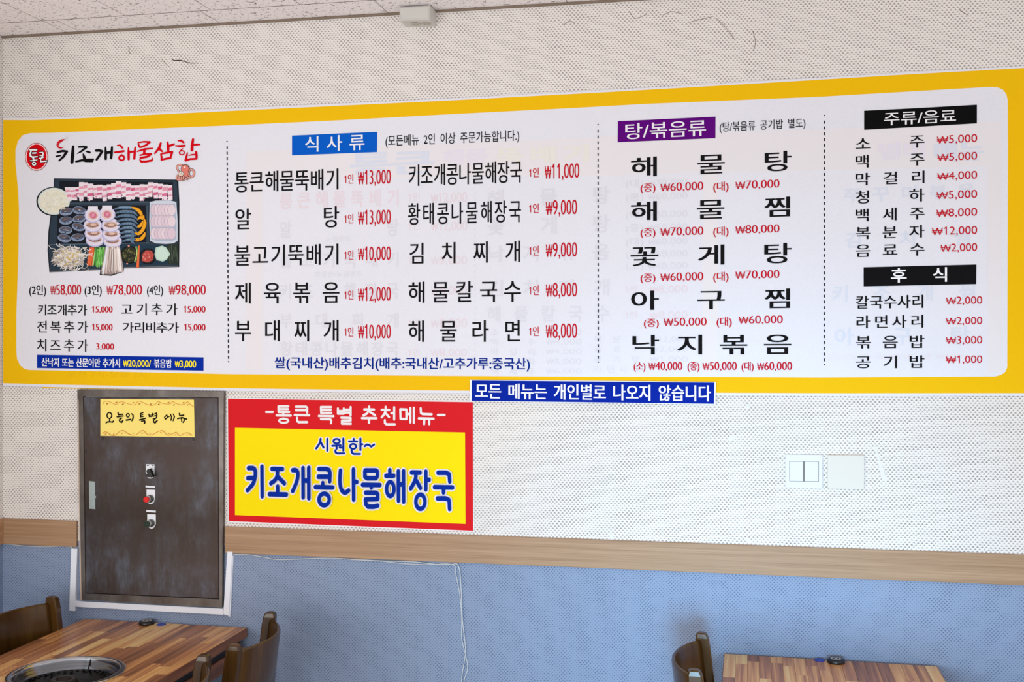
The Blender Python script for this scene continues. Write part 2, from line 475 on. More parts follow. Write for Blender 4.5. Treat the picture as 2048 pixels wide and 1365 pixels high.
# mineral-board tiles of the ceiling, joints left open
g = 0.0006; T_B = [None]; M_jshade = mat('joint_shade_edge', (96, 84, 72), 0.9)  # dark tile sides: shadow of the open joints painted into the colour
def tile(x0, x1, y0, y1):
    if x1 <= XL or x0 >= XR: return
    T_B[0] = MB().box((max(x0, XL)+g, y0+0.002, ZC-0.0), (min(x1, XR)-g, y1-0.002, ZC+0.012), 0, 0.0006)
    t_ = T_B[0].build('tile', [M_ceil, M_jshade], cl)
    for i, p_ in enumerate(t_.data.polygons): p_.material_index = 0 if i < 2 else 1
row1 = [XL-0.6, -2.33, -2.278, -1.74, -1.13, -0.52, 0.09, 0.70, 1.31, 1.92, 2.53, 3.14, 3.75]
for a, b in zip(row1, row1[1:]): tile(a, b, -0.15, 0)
for r in range(7):
    y1 = -0.15 - 0.61*r; y0 = max(y1-0.61, YF)
    x = -2.645 - (0.155 if r % 2 else 0)
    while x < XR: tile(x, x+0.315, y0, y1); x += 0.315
# trims
def board(name, x0, x1, z0, z1, d, m, y=0.0): return tag(MB().box((x0, y-d, z0), (x1, y, z1), 0, 0.0012).build(name, m), kind='structure')
cabL = W(156, 1060).x; cabR = W(452, 1060).x
board('trim_1', XL, cabL, ZB, ZT, 0.010, M_trim)
board('trim_2', cabR, XR, ZB, ZT, 0.010, M_trim)
tag(MB().box((XL, -1.3, ZB), (XL+0.010, -0.0105, ZT), 0, 0.0012).build('trim_3', wood('oak_board_side', (202, 164, 126), (184, 143, 106), (158, 117, 82), 'y', 0.55)), kind='structure')
M_corn = mat('cornice_brown', (128, 112, 96), 0.6)
board('trim_4', XL, XR, ZC-0.0075, ZC-0.0005, 0.009, M_corn)

# marks and repairs of the wallpaper
def mark(name, pts, ws, rgb, ox=0, oy=0, sc=1, parent=None, sm=True, off=0.0008):
    fl = Flat(off, ox, oy, sc); fl.stroke(pts, ws, rgb, sm=sm, n=8); return fl.build(name, parent)
mark('tear', [(1405, 480), (1425, 495), (1475, 495), (1500, 500), (1560, 517), (1625, 515)], [4, 7, 9, 6, 5, 2], (70, 52, 44), 0, 0, 4.096, wall)
mark('scratch', [(1060, 385), (1055, 400), (1065, 440)], 3, (120, 104, 94), 0, 0, 4.096, wall)
mark('scratch', [(1320, 480), (1350, 515), (1390, 550)], 3, (134, 118, 106), 0, 0, 4.096, wall)
for pts in ([(405, 90), (425, 75), (445, 82)], [(640, 40), (660, 65), (700, 52)], [(760, 55), (790, 42), (830, 50)], [(850, 80), (900, 68), (935, 60)], [(950, 65), (985, 100), (1015, 140)], [(1080, 110), (1090, 150), (1082, 180)], [(1815, 35), (1850, 55)]):
    mark('scratch', pts, 1.7, (128, 112, 98), 900, 0, 1.784, wall)
# ================================================================== MENU BANNER
def edge_poly(x0, x1, dt, db, step=60):
    xs = [x0]
    while xs[-1] + step < x1: xs.append(xs[-1]+step)
    xs.append(x1)
    return [(x, interp(YT, x)+dt) for x in xs] + [(x, interp(YB, x)+db) for x in reversed(xs)]
def slab(name, pts, off0, off1, m, parent=None):
    fr = [W(x, y, off1) for x, y in pts]; n = len(fr)
    bk = [Vector((p.x, -off0, p.z)) for p in fr]
    fs = [tuple(reversed(range(n)))] + [tuple(range(n, 2*n))] + [(i, (i+1) % n, n+(i+1) % n, n+i) for i in range(n)]
    o = link(name, fr + bk, fs, m, parent)
    return o
old = slab('older_banner', [(84.5, 765), (2015, 760), (2015, 776), (360, 779.5), (225, 778.5), (84.5, 777)], 0.0005, 0.0016, M_byellow)
tag(old, 'yellow edge of an older banner peeking out below the long menu banner', 'banner')
ban = slab('menu_banner', edge_poly(5.0, 2068, -4.3, 5.5), 0.0025, 0.0040, M_bwhite)
tag(ban, 'long white menu banner with yellow border and Korean dish prices on the wall', 'banner')
slab('yellow_border', edge_poly(6.0, 2064, 0, 0), 0.0041, 0.0044, M_byellow, ban)
inner = [(60, 266.5), (100, 266), (225, 260.4), (440, 252), (674, 241), (900, 228.7), (1150, 216), (1292, 208), (1640, 193.7), (1979, 174), (1995, 175), (2005, 179), (2012, 187), (2015.5, 200), (2016, 300), (2014.5, 735), (2011, 744), (2003, 750), (1990, 753.6), (1640, 755.6), (1420, 754.6), (1180, 754.2),
         (840, 752), (460, 748.9), (225, 743.7), (58, 740.5), (48, 738), (40, 731), (34, 718), (32.6, 702), (32.6, 635), (34.8, 567), (37, 500), (38, 422), (36.5, 385), (33.7, 355), (31, 325), (31, 300), (36, 282), (45, 271)]
slab('white_panel', inner, 0.0045, 0.0048, M_bwhite, ban)
# show-through of the old menu under the thin cloth: faint print
gw = (228, 225, 224)
fl = Flat(0.0050)
fl.poly([(493, 303), (1000, 283), (1200, 274), (1640, 259), (1900, 247), (2003, 243), (2003, 330), (1975, 332), (1700, 340), (1400, 345), (1200, 352), (1000, 352), (700, 357), (525, 361), (525, 745), (493, 744)], (233, 230, 234))
fl.poly([(1975, 332), (2003, 330), (2003, 745), (1975, 748)], (233, 230, 234))
fl.poly([(1405, 345), (1436, 344), (1436, 750), (1405, 750)], (234, 232, 235))
fl.build('faded_border', ban)
GA, GB, GCc = (223, 223, 232), (232, 220, 228), (219, 225, 238)
GO = 0.0053
def ghost(s, x0, x1, y0, y1, rgb=GA, **kw): return text('faded_print', s, x0, x1, y0, y1, rgb, None, off=GO, **kw)
ghost('통큰해물뚝배기', 559.5, 797, 382, 415, GB, lay='cell', cw=24, o=0.02)
for s, y0, y1 in (('불고기뚝배기', 505, 535), ('키조개해장국', 567, 598), ('부대찌개', 627, 656), ('황태콩나물해장국', 684, 712)):
    ghost(s, 559.5, 797, y0, y1, lay='cell', cw=24, o=0.02)
ghost('알탕', 559.5, 797, 441, 474, lay='cell', cw=23, o=0.02)
ghost('뉴질랜드', 652, 702, 473, 484); ghost('호주산/뉴질랜드', 629, 725, 543, 554)
for y0, y1, c in ((385, 405, '₩12,000'), (443, 461, '₩12,000'), (512, 529, '₩9,000'), (572, 590, '₩8,000'), (638, 655, '₩8,000'), (698, 713, '₩8,000')):
    ghost('1인', 817, 839, y0, y1, GB); ghost(c, 862, 934, y0, y1, GB, digits=True)
ghost('해물탕', 975, 1219, 377, 411, lay='cell', cw=33, o=0.02); ghost('꽃게탕', 975, 1219, 433, 468, lay='cell', cw=33, o=0.02)
ghost('낙지볶음', 975, 1219, 490, 522, lay='cell', cw=33, o=0.02)
ghost('김치찌개', 975, 1219, 560, 592, lay='cell', cw=33, o=0.02)
ghost('해물칼국수', 975, 1219, 612, 643, lay='cell', cw=27, o=0.02)
for i, (a, c) in enumerate((('소주', '₩5,000'), ('맥주', '₩4,000'), ('막걸리', '₩4,000'), ('청하', '₩5,000'), ('백세주', '₩6,000'))):
    y = 658 + 19.5*i
    ghost(a, 982, 1070, y, y+14, lay='cell', cw=16); ghost(c, 1092, 1163, y+1, y+12, digits=True)
for i, (a, c) in enumerate((('복분자', '₩12,000'), ('음료수', '₩2,000'), ('공기밥', '₩1,000'), ('라면사리', '₩2,000'))):
    y = 672 + 20*i
    ghost(a, 1188, 1279, y, y+14, lay='cell', cw=16)
    if i < 3: ghost(c, 1300, 1376, y+1, y+12, digits=True)
for i, (a, c) in enumerate((('대', '70'), ('중', '60'), ('대', '60'), ('중', '50'), ('대', '60'), ('중', '50'), ('소', '40'))):
    y = (357, 384, 420, 446, 474, 499, 523)[i]
    ghost('(%s) ₩%s,000' % (a, c), 1252, 1375, y, y+17)
for y in (571, 623): ghost('1인', 1251, 1274, y, y+15, GB); ghost('₩8,000', 1300, 1375, y, y+15, GB, digits=True)
GP = (230, 226, 238)
ghost('통큰', 700, 868, 303, 350, GCc, o=0.02, sh=5); ghost('해물', 885, 975, 298, 328, GP, o=0.02, sh=4); ghost('뚝배기', 992, 1178, 293, 326, (233, 232, 225), lay='cell', cw=50, o=0.02, sh=4)
ghost('별미', 1757, 1850, 285, 318, GP, o=0.02, sh=4); ghost('메뉴', 1868, 1968, 282, 322, GCc, o=0.02, sh=4)
ghost('쭈꾸미볶음', 1688, 1950, 372, 400, GCc, lay='cell', cw=34, o=0.02); ghost('김치찜', 1690, 1940, 462, 492, GCc, lay='cell', cw=34, o=0.02)
ghost('키조개찜', 1664, 1950, 568, 602, GCc, lay='cell', cw=34, o=0.02); ghost('아구탕', 1669, 1940, 655, 690, GCc, lay='cell', cw=38, o=0.02)
ghost('(소) ₩30,000 (중) ₩40,000 (대) ₩50,000', 1655, 1925, 707, 720, (234, 229, 234))
text('faded_print', '오전 7시-오후 7시', 135, 293, 742, 756, (232, 186, 16), None, off=0.0047)
fl = Flat(0.0052)
for y in range(385, 725, 12): fl.poly([(949, y), (951, y), (951, y+5), (949, y+5)], GA)
fl.build('faded_divider', ban)['kind'] = 'stuff'
tag(link('faded_print', FADED[0], FADED[1], FADED[3], ban, FADED[2]), kind='stuff')

PO = 0.0060
def bar(pts, rgb, name='heading_bar'):
    f = Flat(0.0056); f.poly(pts, rgb); return f.build(name, ban)
hb = bar([(584, 271.5), (754.5, 263.8), (754, 304.5), (584, 311)], (0, 92, 200))
text('heading_lettering', '식사류', 610, 729, 271, 302, LW, hb, off=PO, lay='cell', cw=30, o=0.008)
hb = bar([(1235.8, 242.6), (1431, 233.3), (1430.8, 276.6), (1235.3, 284.8)], (92, 0, 122))
text('heading_lettering', '탕/볶음류', 1250.5, 1412, 243.5, 275.5, LW, hb, off=PO, o=0.002, sh=0.6)
hb = bar([(1728.4, 221.6), (1841, 216), (1953.8, 209.6), (1953.8, 247), (1900, 250), (1841, 253.5), (1728.4, 259.8)], (8, 8, 10))
text('heading_lettering', '주류/음료', 1768, 1912, 221.5, 248, LW, hb, off=PO, o=0.002, sh=0.5)
hb = bar([(1727.3, 535), (1952.8, 529.4), (1952.4, 568.7), (1727.3, 573.2)], (14, 14, 17))
text('heading_lettering', '후식', 1782, 1894, 536.5, 564.5, (246, 246, 250), hb, off=PO, lay='cell', cw=31, o=0.015)
hb = bar([(74, 710), (407, 715.2), (407, 742), (74, 736.6)], (0, 44, 160), 'notice_bar')
text('notice_lettering', '산낙지 또는 산문어만 추가시', 83, 240, 717, 734.5, LW, hb, off=PO, o=0.008, sh=0.7)
text('notice_lettering', '₩20,000/', 246.4, 302, 720.5, 734, (255, 236, 40), hb, off=PO, digits=True, o=-0.004, sh=0.9)
text('notice_lettering', '볶음밥', 307.7, 343.7, 719, 736, LW, hb, off=PO, o=0.008, sh=0.7)
text('notice_lettering', '₩3,000', 349.7, 392.4, 721.5, 735, (255, 236, 40), hb, off=PO, digits=True, o=-0.004, sh=0.9)
# dotted dividers
for xa, ya, xb, yb in ((454, 282, 457, 724), (1196, 248, 1196.5, 728), (1649, 230, 1648.6, 733)):
    f = Flat(0.0056); y = ya; p = 11.6 if xa > 1000 else 10.75
    while y < yb:
        x = xa + (xb-xa)*(y-ya)/(yb-ya); h = 6.0 if ya < y < yb - 8 else 2.4
        f.poly([(x-1.15, y), (x+1.15, y), (x+1.15, y+h), (x-1.15, y+h)], BLACK); y += p
    f.build('dotted_divider', ban)['kind'] = 'stuff'

def dish(s, x0, x1, y0, y1, cw=None, **kw):
    text('dish_lettering', s, x0, x1, y0, y1, BLACK, ban, off=PO, lay='cell' if cw else 'nat', cw=cw, **kw)
def price(s, x0, x1, y0, y1, rgb=RED, digits=True, **kw): text('price_lettering', s, x0, x1, y0, y1, rgb, ban, off=PO, digits=digits, **kw)
# left section
for s, x0, x1 in (('(2인)', 58.4, 92), ('(3인)', 169, 203.3), ('(4인)', 293.8, 326)):
    text('portion_lettering', s, x0, x1, 570, 590.5, BLACK, ban, off=PO, sh=0.5)
for s, x0, x1 in (('₩58,000', 100.4, 162.2), ('₩78,000', 213, 284), ('₩98,000', 337.4, 411.5)):
    price(s, x0, x1, 569.3, 590, o=-0.018, sh=1.3, wk=0.62)
L = dict(o=0.002, sh=0.4)
dish('키조개추가', 75.2, 174, 609.5, 631.5, 19, **L); dish('고기추가', 242, 355, 607.5, 631, 22.5, **L)
dish('전복추가', 74, 176, 642.5, 666, 21, **L); dish('가리비추가', 245, 357.6, 645, 666, 22, **L); dish('치즈추가', 74, 176, 679, 703.5, 21, **L)
for x0, x1, y0, y1 in ((183.7, 225, 613, 625.5), (367.3, 411, 612.5, 625.5), (184.2, 225, 648.3, 661.3), (368.3, 411, 648.3, 661.5)):
    price('15,000', x0, x1, y0, y1, o=-0.012, sh=1.1)
price('3,000', 192, 228, 687, 699.5, o=-0.012, sh=1.1)
# second section
text('remark_lettering', '(모든메뉴 2인 이상 주문가능합니다.)', 771, 1038.3, 265.5, 287.5, BLACK, ban, off=PO, o=0.004, sp=0.5)
K = dict(o=0.001, sh=0.8)
dish('통큰해물뚝배기', 469.3, 676.7, 340.8, 382.3, 27.5, **K); dish('알탕', 470.7, 678.3, 415.3, 457.5, 31.5, **K)
dish('불고기뚝배기', 469.3, 676.7, 489.5, 531, 31, **K); dish('제육볶음', 469.7, 678.7, 565, 607, 33.5, **K); dish('부대찌개', 470, 677, 640.5, 683, 32, **K)
dish('키조개콩나물해장국', 817.6, 1044, 325.8, 369, 23.5, o=0.001, sh=0.6); dish('황태콩나물해장국', 816, 1042, 404, 447.5, 23.5, o=0.001, sh=0.6)
dish('김치찌개', 819, 1040, 484, 526.5, 31, **K); dish('해물칼국수', 817, 1042, 562.5, 605, 34, **K); dish('해물라면', 817, 1040, 641, 684, 33, **K)
Q = dict(o=-0.010, sh=0.7, wk=0.66)
for yc0, yc1, p0, p1, s in ((348.5, 368, 340, 368.5, '₩13,000'), (428.5, 447.5, 420, 448.6, '₩13,000'), (501, 520.3, 493.3, 521, '₩10,000'), (580.5, 600, 574, 602.3, '₩12,000'), (655, 674, 649.4, 677.3, '₩10,000')):
    price('1인', 689, 706.6, yc0, yc1, digits=False, sh=0.3); price(s, 716, 781.5, p0, p1, **Q)
for yc0, yc1, p0, p1, s in ((335.7, 355.3, 327.3, 356.8, '₩11,000'), (407.4, 426.6, 400, 429.5, '₩9,000'), (492, 512, 485, 514, '₩9,000'), (571, 591, 565.4, 593.8, '₩8,000'), (653.7, 673, 647, 676.4, '₩8,000')):
    price('1인', 1058.5, 1077.5, yc0, yc1, digits=False, sh=0.3); price(s, 1089.5 if '11' in s else 1091.4, 1158.4 if '11' in s else 1154, p0, p1, **Q)
text('origin_lettering', '쌀(국내산)배추김치(배추:국내산/고추가루:중국산)', 549, 1059.8, 715.5, 738.5, (0, 40, 140), ban, off=PO, o=0.010, sh=0.4, sp=0.4)
# third section
text('remark_lettering', '(탕/볶음류 공기밥 별도)', 1439.4, 1610.7, 240.5, 259.5, BLACK, ban, off=PO, o=0.004, sp=0.5)
B3 = dict(o=0.0, sh=2.4)
dish('해물탕', 1262, 1583, 308.5, 348.2, 54, **B3); dish('해물찜', 1262, 1580, 399, 438.5, 54, **B3); dish('꽃게탕', 1261, 1583, 490, 530, 55, **B3)
dish('아구찜', 1262, 1580, 580, 619, 54, **B3); dish('낙지볶음', 1264.8, 1582.6, 669.8, 709.3, 54, **B3)
R3 = dict(o=-0.018, sh=1.3, wk=0.85)
def pair(a, b, y0, y1, dx=0, dx2=0):
    price('(중)', 1281+dx, 1311+dx, y0+2, y1+2.5, digits=False, o=-0.004, sh=0.8); price(a, 1320.6+dx, 1406.6+dx, y0, y1, **R3)
    price('(대)', 1426.5+dx, 1457+dx, y0-1, y1+0.5, digits=False, o=-0.004, sh=0.8); price(b, 1470.6+dx, 1559+dx, y0-4.2, y1-4.6, **R3)
pair('₩60,000', '₩70,000', 364.5, 381.5); pair('₩70,000', '₩80,000', 454, 471); pair('₩60,000', '₩70,000', 545, 561.8); pair('₩50,000', '₩60,000', 635.5, 652, 6.6)
for s, x0, x1 in (('(소)', 1267.4, 1290.9), ('(중)', 1375, 1399), ('(대)', 1483, 1507.4)): price(s, x0, x1, 724, 741.5, digits=False, sh=0.7)
for s, x0, x1 in (('₩40,000', 1297, 1364.7), ('₩50,000', 1405, 1473.6), ('₩60,000', 1514, 1584.3)): price(s, x0, x1, 724.3, 740.6, o=-0.012, sh=1.2, wk=0.72)
# drinks
D = dict(o=0.0, sh=1.0)
for s, y0, y1 in (('소주', 272.5, 298), ('맥주', 308, 333.5), ('막걸리', 344, 369), ('청하', 379.5, 405.5), ('백세주', 416, 441.3), ('복분자', 452, 477), ('음료수', 487.5, 513)):
    dish(s, 1711.3, 1849, y0, y1, 29, **D)
V = dict(o=0.0, sh=0.0, wk=0.95)
for s, x0, y0, y1 in (('₩5,000', 1873.7, 270, 285.7), ('₩5,000', 1874.5, 305.3, 320.8), ('₩4,000', 1874.5, 343.3, 358.8), ('₩5,000', 1873, 381.3, 397), ('₩8,000', 1873, 417, 432.8), ('₩12,000', 1863.7, 453.2, 469.2), ('₩2,000', 1881, 487.3, 503)):
    price(s, x0, 1954.4, y0, y1, **V)
dish('칼국수사리', 1712, 1846.6, 591, 617.3, 25, **D); dish('라면사리', 1713, 1846.6, 631, 656.5, 27.5, **D); dish('볶음밥', 1711.7, 1849, 671.6, 697, 30, **D); dish('공기밥', 1711.7, 1849, 711.6, 737, 30, **D)
for s, y0, y1 in (('₩2,000', 593.3, 608.3), ('₩2,000', 634.4, 649), ('₩3,000', 672.8, 687.7), ('₩1,000', 711.6, 726.5)): price(s, 1891.8, 1964.5, y0, y1, **V)

# brush title
KB = (14, 12, 14); KR = (214, 0, 22)
f = Flat(PO, 100, 260, 12.8)
for pts, wd_ in (([(195, 572), (300, 545), (340, 542), (430, 555)], [50, 50, 52, 45]), ([(430, 555), (340, 690), (232, 790)], [55, 52, 34]), ([(158, 680), (268, 658)], [36, 30]), ([(590, 425), (577, 640), (560, 830)], [50, 75, 68]),
                 ([(735, 437), (850, 430), (930, 442)], [40, 45, 50]), ([(930, 445), (800, 550), (695, 607)], [48, 42, 14]), ([(915, 548), (970, 565), (1015, 578)], [22, 45, 46]), ([(848, 620), (875, 700), (885, 760)], [30, 62, 60]), ([(665, 810), (820, 778), (960, 770), (1100, 760)], [40, 52, 60, 45]), ([(900, 790), (1080, 805)], [60, 42]),
                 ([(1178, 530), (1250, 525), (1335, 548)], [55, 58, 50]), ([(1335, 548), (1270, 650), (1190, 762)], [48, 52, 46]), ([(1418, 445), (1425, 600), (1425, 745)], [30, 52, 52]), ([(1430, 585), (1570, 575)], [55, 60]), ([(1585, 440), (1575, 600), (1560, 725)], [42, 55, 50])):
    f.stroke(pts, [v*1.2 for v in wd_], KB, n=8)
for pts, wd_ in (([(1720, 400), (1790, 395), (1850, 460)], [30, 48, 50]), ([(1650, 575), (1740, 570), (1885, 545)], [40, 55, 55])): f.stroke(pts, wd_, KR, n=8)
f.ring((1832, 718), 66, 62, 44, KR); f.stroke([(1832, 630), (1836, 660)], 24, KR)
f.build('brush_lettering', ban)
f = Flat(PO, 240, 260, 11.378)
for pts, wd_ in (([(188, 400), (195, 520), (195, 670)], [22, 48, 45]), ([(200, 505), (320, 495)], [40, 42]), ([(345, 395), (335, 520), (322, 655)], [32, 46, 46]),
                 ([(410, 295), (425, 350), (448, 398)], [20, 36, 30]), ([(420, 290), (540, 270), (675, 278)], [26, 32, 40]), ([(675, 280), (590, 350), (460, 398)], [40, 38, 34]), ([(395, 490), (560, 440), (740, 420)], [26, 42, 26]), ([(555, 450), (550, 535)], 48), ([(455, 578), (560, 550), (705, 550)], [30, 34, 36]), ([(705, 552), (620, 610), (465, 640)], [38, 44, 40]), ([(452, 680), (480, 722), (580, 722), (725, 695), (738, 640)], [26, 40, 42, 38, 18]),
                 ([(925, 305), (890, 410), (790, 538)], [40, 50, 30]), ([(895, 430), (960, 495)], [50, 30]), ([(1080, 285), (1092, 380), (1095, 468)], [36, 50, 48]), ([(1100, 372), (1180, 345), (1228, 325)], [48, 42, 34]), ([(925, 550), (945, 620), (945, 680)], [26, 38, 40]), ([(930, 550), (1060, 518), (1185, 505)], [26, 42, 40]), ([(1185, 505), (1165, 570), (1148, 635)], [44, 40, 34]), ([(940, 685), (1050, 655), (1150, 640)], [36, 40, 40]),
                 ([(1318, 248), (1390, 245), (1445, 288)], [22, 44, 36]), ([(1262, 362), (1370, 370), (1470, 360)], [24, 44, 40]), ([(1425, 420), (1370, 480)], [14, 26]), ([(1660, 215), (1640, 340), (1635, 462)], [44, 52, 54]), ([(1640, 345), (1740, 335), (1808, 335)], [34, 40, 30]), ([(1530, 520), (1510, 610), (1490, 695)], [24, 38, 44]), ([(1495, 695), (1600, 665), (1725, 660)], [44, 38, 38]), ([(1560, 582), (1640, 565), (1730, 562)], [16, 30, 30]), ([(1728, 505), (1738, 590), (1738, 655)], [44, 44, 38])):
    f.stroke(pts, [v*1.18 for v in wd_] if isinstance(wd_, list) else wd_*1.18, KR, n=8)
f.ring((1405, 520), 56, 46, 26, KR)
f.build('brush_lettering', ban)
# shrimp on the title
f = Flat(PO, 100, 260, 12.8)
f.stroke([(362, 248), (290, 275), (215, 330), (195, 395), (225, 445), (280, 462), (345, 442)], [26, 58, 66, 58, 50, 34, 16], (206, 14, 30), sm=True, n=8)
for a, b in (((215, 290), (265, 330)), ((180, 345), (240, 360)), ((170, 400), (235, 395)), ((195, 450), (240, 420))): f.stroke([a, b], 6, (240, 150, 150), cap=False)
for pts in ([(372, 240), (420, 190), (380, 150)], [(372, 240), (450, 225), (400, 290)], [(372, 240), (440, 190), (430, 170)]): f.stroke(pts, 4, (214, 200, 204), sm=True, n=6)
f.build('shrimp_print', ban)
# round badge
f = Flat(PO, 40, 270, 17.06)
f.ell((565, 748), 392, 478, (150, 20, 34), 40); f.ell((565, 748), 374, 460, (250, 214, 216), 40); f.ell((565, 748), 340, 424, (212, 0, 18), 40)
bs = [([(345, 512), (560, 510)], 62), ([(375, 560), (345, 640), (355, 720), (420, 760), (590, 742)], [50, 58, 62, 56, 42]), ([(430, 625), (545, 615)], 50), ([(450, 780), (465, 860)], 62), ([(345, 882), (460, 880), (585, 850)], [28, 44, 26]),
      ([(665, 605), (780, 600), (790, 670), (745, 780)], [30, 48, 52, 60]), ([(680, 702), (770, 700)], 34), ([(655, 795), (720, 800), (800, 765)], [34, 40, 34]), ([(712, 835), (702, 915), (900, 895)], [28, 40, 46])]
for grow, c in ((40, (10, 10, 12)), (0, (246, 246, 248))):
    for pts, w_ in bs: f.stroke(pts, [v + grow for v in w_] if isinstance(w_, list) else w_ + grow, c, n=10)
    f.ring((480, 983), 55, 46, 42 + grow, c)
f.build('round_emblem', ban)
# octopus drawing
f = Flat(PO, 240, 260, 11.378)
OL, OP, OS = (96, 48, 44), (226, 130, 116), (236, 164, 150)
tent = [[(1430, 815), (1370, 795), (1310, 815), (1300, 870), (1325, 930), (1360, 965)]]
for pts in tent: f.stroke(pts, 44, OL, sm=True, n=8); f.stroke(pts, 28, OS, sm=True, n=8)
f.ring((1622, 985), 62, 84, 50, OL); f.ring((1622, 985), 62, 84, 34, OS)
bt = [[(1330, 1020), (1290, 1070), (1300, 1130), (1340, 1140)], [(1360, 1050), (1340, 1100), (1370, 1140)], [(1400, 1060), (1390, 1110), (1415, 1150)], [(1440, 1060), (1440, 1110), (1460, 1140)], [(1480, 1050), (1490, 1100), (1530, 1130)], [(1500, 1040), (1560, 1090), (1600, 1080)]]
for pts in bt: f.stroke(pts, 38, OL, sm=True, n=8)
for pts in bt: f.stroke(pts, 24, OS, sm=True, n=8)
f.ell((1480, 885), 98, 100, OL, 24); f.ell((1478, 888), 86, 90, OP, 24); f.stroke([(1500, 940), (1500, 1020)], 90, OP); f.ell((1470, 850), 26, 20, (250, 214, 206))
f.ell((1388, 1000), 74, 62, OL, 20); f.ell((1386, 998), 62, 52, (240, 214, 190), 20)
for c in ((1370, 985), (1418, 992)): f.ell(c, 27, 30, (70, 60, 60)); f.ell(c, 22, 25, (248, 248, 246)); f.ell((c[0]+3, c[1]+6), 8, 9, (20, 20, 22))
f.build('octopus_print', ban)

# food picture, part by part
fp_off = 0.0058
G0 = (60, 340, 6.203)
f = Flat(fp_off, *G0)
f.poly([(296, 104), (1838, 122), (1852, 400), (1852, 905), (1850, 1206), (1165, 1222), (1160, 1265), (1010, 1316), (864, 1306), (872, 1244), (240, 1272), (218, 1000), (228, 760), (255, 565), (285, 400)], (30, 33, 40))
f.poly([(305, 114), (1820, 132), (1838, 400), (1842, 905), (1840, 1190), (1150, 1205), (880, 1225), (250, 1255), (232, 1000), (245, 760), (270, 560), (300, 400)], (48, 62, 76))
f.poly([(365, 135), (1775, 150), (1780, 385), (375, 400)], (26, 30, 40)); f.poly([(345, 445), (1440, 440), (1440, 905), (330, 910)], (26, 30, 38))
f.poly([(315, 930), (1835, 930), (1800, 1170), (310, 1225)], (36, 58, 74))
f.stroke([(380, 415), (1840, 405)], 8, (70, 88, 102), cap=False); f.stroke([(235, 930), (1470, 905)], 7, (96, 116, 130), cap=False); f.stroke([(250, 1262), (870, 1232)], 7, (120, 126, 134), cap=False); f.stroke([(1165, 1212), (1840, 1195)], 7, (130, 134, 140), cap=False)
f.stroke([(1450, 440), (1465, 900)], 8, (78, 98, 112), cap=False)
pic = f.build('food_picture', ban)
R = random.Random(3)
def sub(fn, name, layer):
    f = Flat(fp_off + layer*0.0002, G0[0], G0[1], G0[2], 2e-6); fn(f); f.build(name, pic)
def bowl(f):
    f.ell((290, 392), 212, 180, (26, 26, 30), 32); f.ell((296, 390), 200, 168, (214, 226, 222), 32); f.ell((296, 390), 180, 150, (232, 230, 214), 32)
    for i in range(240):
        a, r = R.uniform(0, 6.28), math.sqrt(R.random()); x, y = 296 + 165*r*math.cos(a), 390 + 138*r*math.sin(a); b = R.uniform(0, 3.14)
        c = R.choice([(248, 246, 236), (224, 214, 184), (240, 234, 212), (206, 212, 200), (230, 222, 180)])
        f.stroke([(x, y), (x + 22*math.cos(b), y + 22*math.sin(b))], 6, c, n=4, cap=False)
sub(bowl, 'rice_bowl', 1)
def pork(f):
    x = 430
    i = 0
    while x < 1760:
        w_ = R.uniform(52, 74); t = 200 - 45*math.sin((x-430)/140.0)**2 + R.uniform(-18, 12) if x > 560 else 215; b = 372 + R.uniform(-40, 14)
        lean = R.uniform(-14, 14) + (30 if x < 560 else 0)
        q = lambda k, s_: (x + s_*w_ + lean*k, t + (b-t)*k)
        f.poly([q(0, 0), q(0, 1), q(0.5, 1.04), q(1, 0.95), q(1, 0.08), q(0.5, -0.04)], (236, 224, 232))
        for k0, k1 in ((R.uniform(0.18, 0.28), R.uniform(0.36, 0.46)), (R.uniform(0.58, 0.66), R.uniform(0.72, 0.82))):
            f.poly([q(k0, 0.03), q(k0-0.04, 0.97), q(k1-0.04, 0.97), q(k1, 0.03)], R.choice([(214, 116, 150), (206, 96, 136), (222, 140, 166), (226, 158, 178)]))
        f.stroke([q(0.02, 1.0), q(0.98, 0.98)], 5, (150, 110, 140), cap=False)
        for _ in range(3): f.ell((x + R.uniform(5, w_), b + R.uniform(-30, 4)), R.uniform(6, 13), R.uniform(5, 10), R.choice([(244, 236, 240), (190, 110, 140), (244, 236, 240)]), 8)
        x += w_*0.93
sub(pork, 'pork_rolls', 2)
def abalone(f):
    for (x, y) in [(450, 515), (610, 500), (445, 625), (610, 605), (440, 745), (600, 705), (425, 845), (592, 835)]:
        r0 = R.uniform(-0.3, 0.3)
        f.ell((x, y), 92, 58, (22, 26, 34), 18, r0); f.ell((x, y+4), 84, 50, (134, 150, 176), 18, r0); f.ell((x+3, y-6), 72, 34, (84, 92, 114), 16, r0); f.ell((x-5, y-14), 54, 16, (104, 88, 86), 12, r0)
        for _ in range(9):
            a = R.uniform(0, 6.28); f.ell((x + 60*math.cos(a)*R.random(), y + 12 + 26*math.sin(a)*R.random()), R.uniform(5, 13), R.uniform(3, 7), R.choice([(166, 182, 206), (38, 42, 56), (134, 148, 176)]), 7)
sub(abalone, 'abalones', 2)
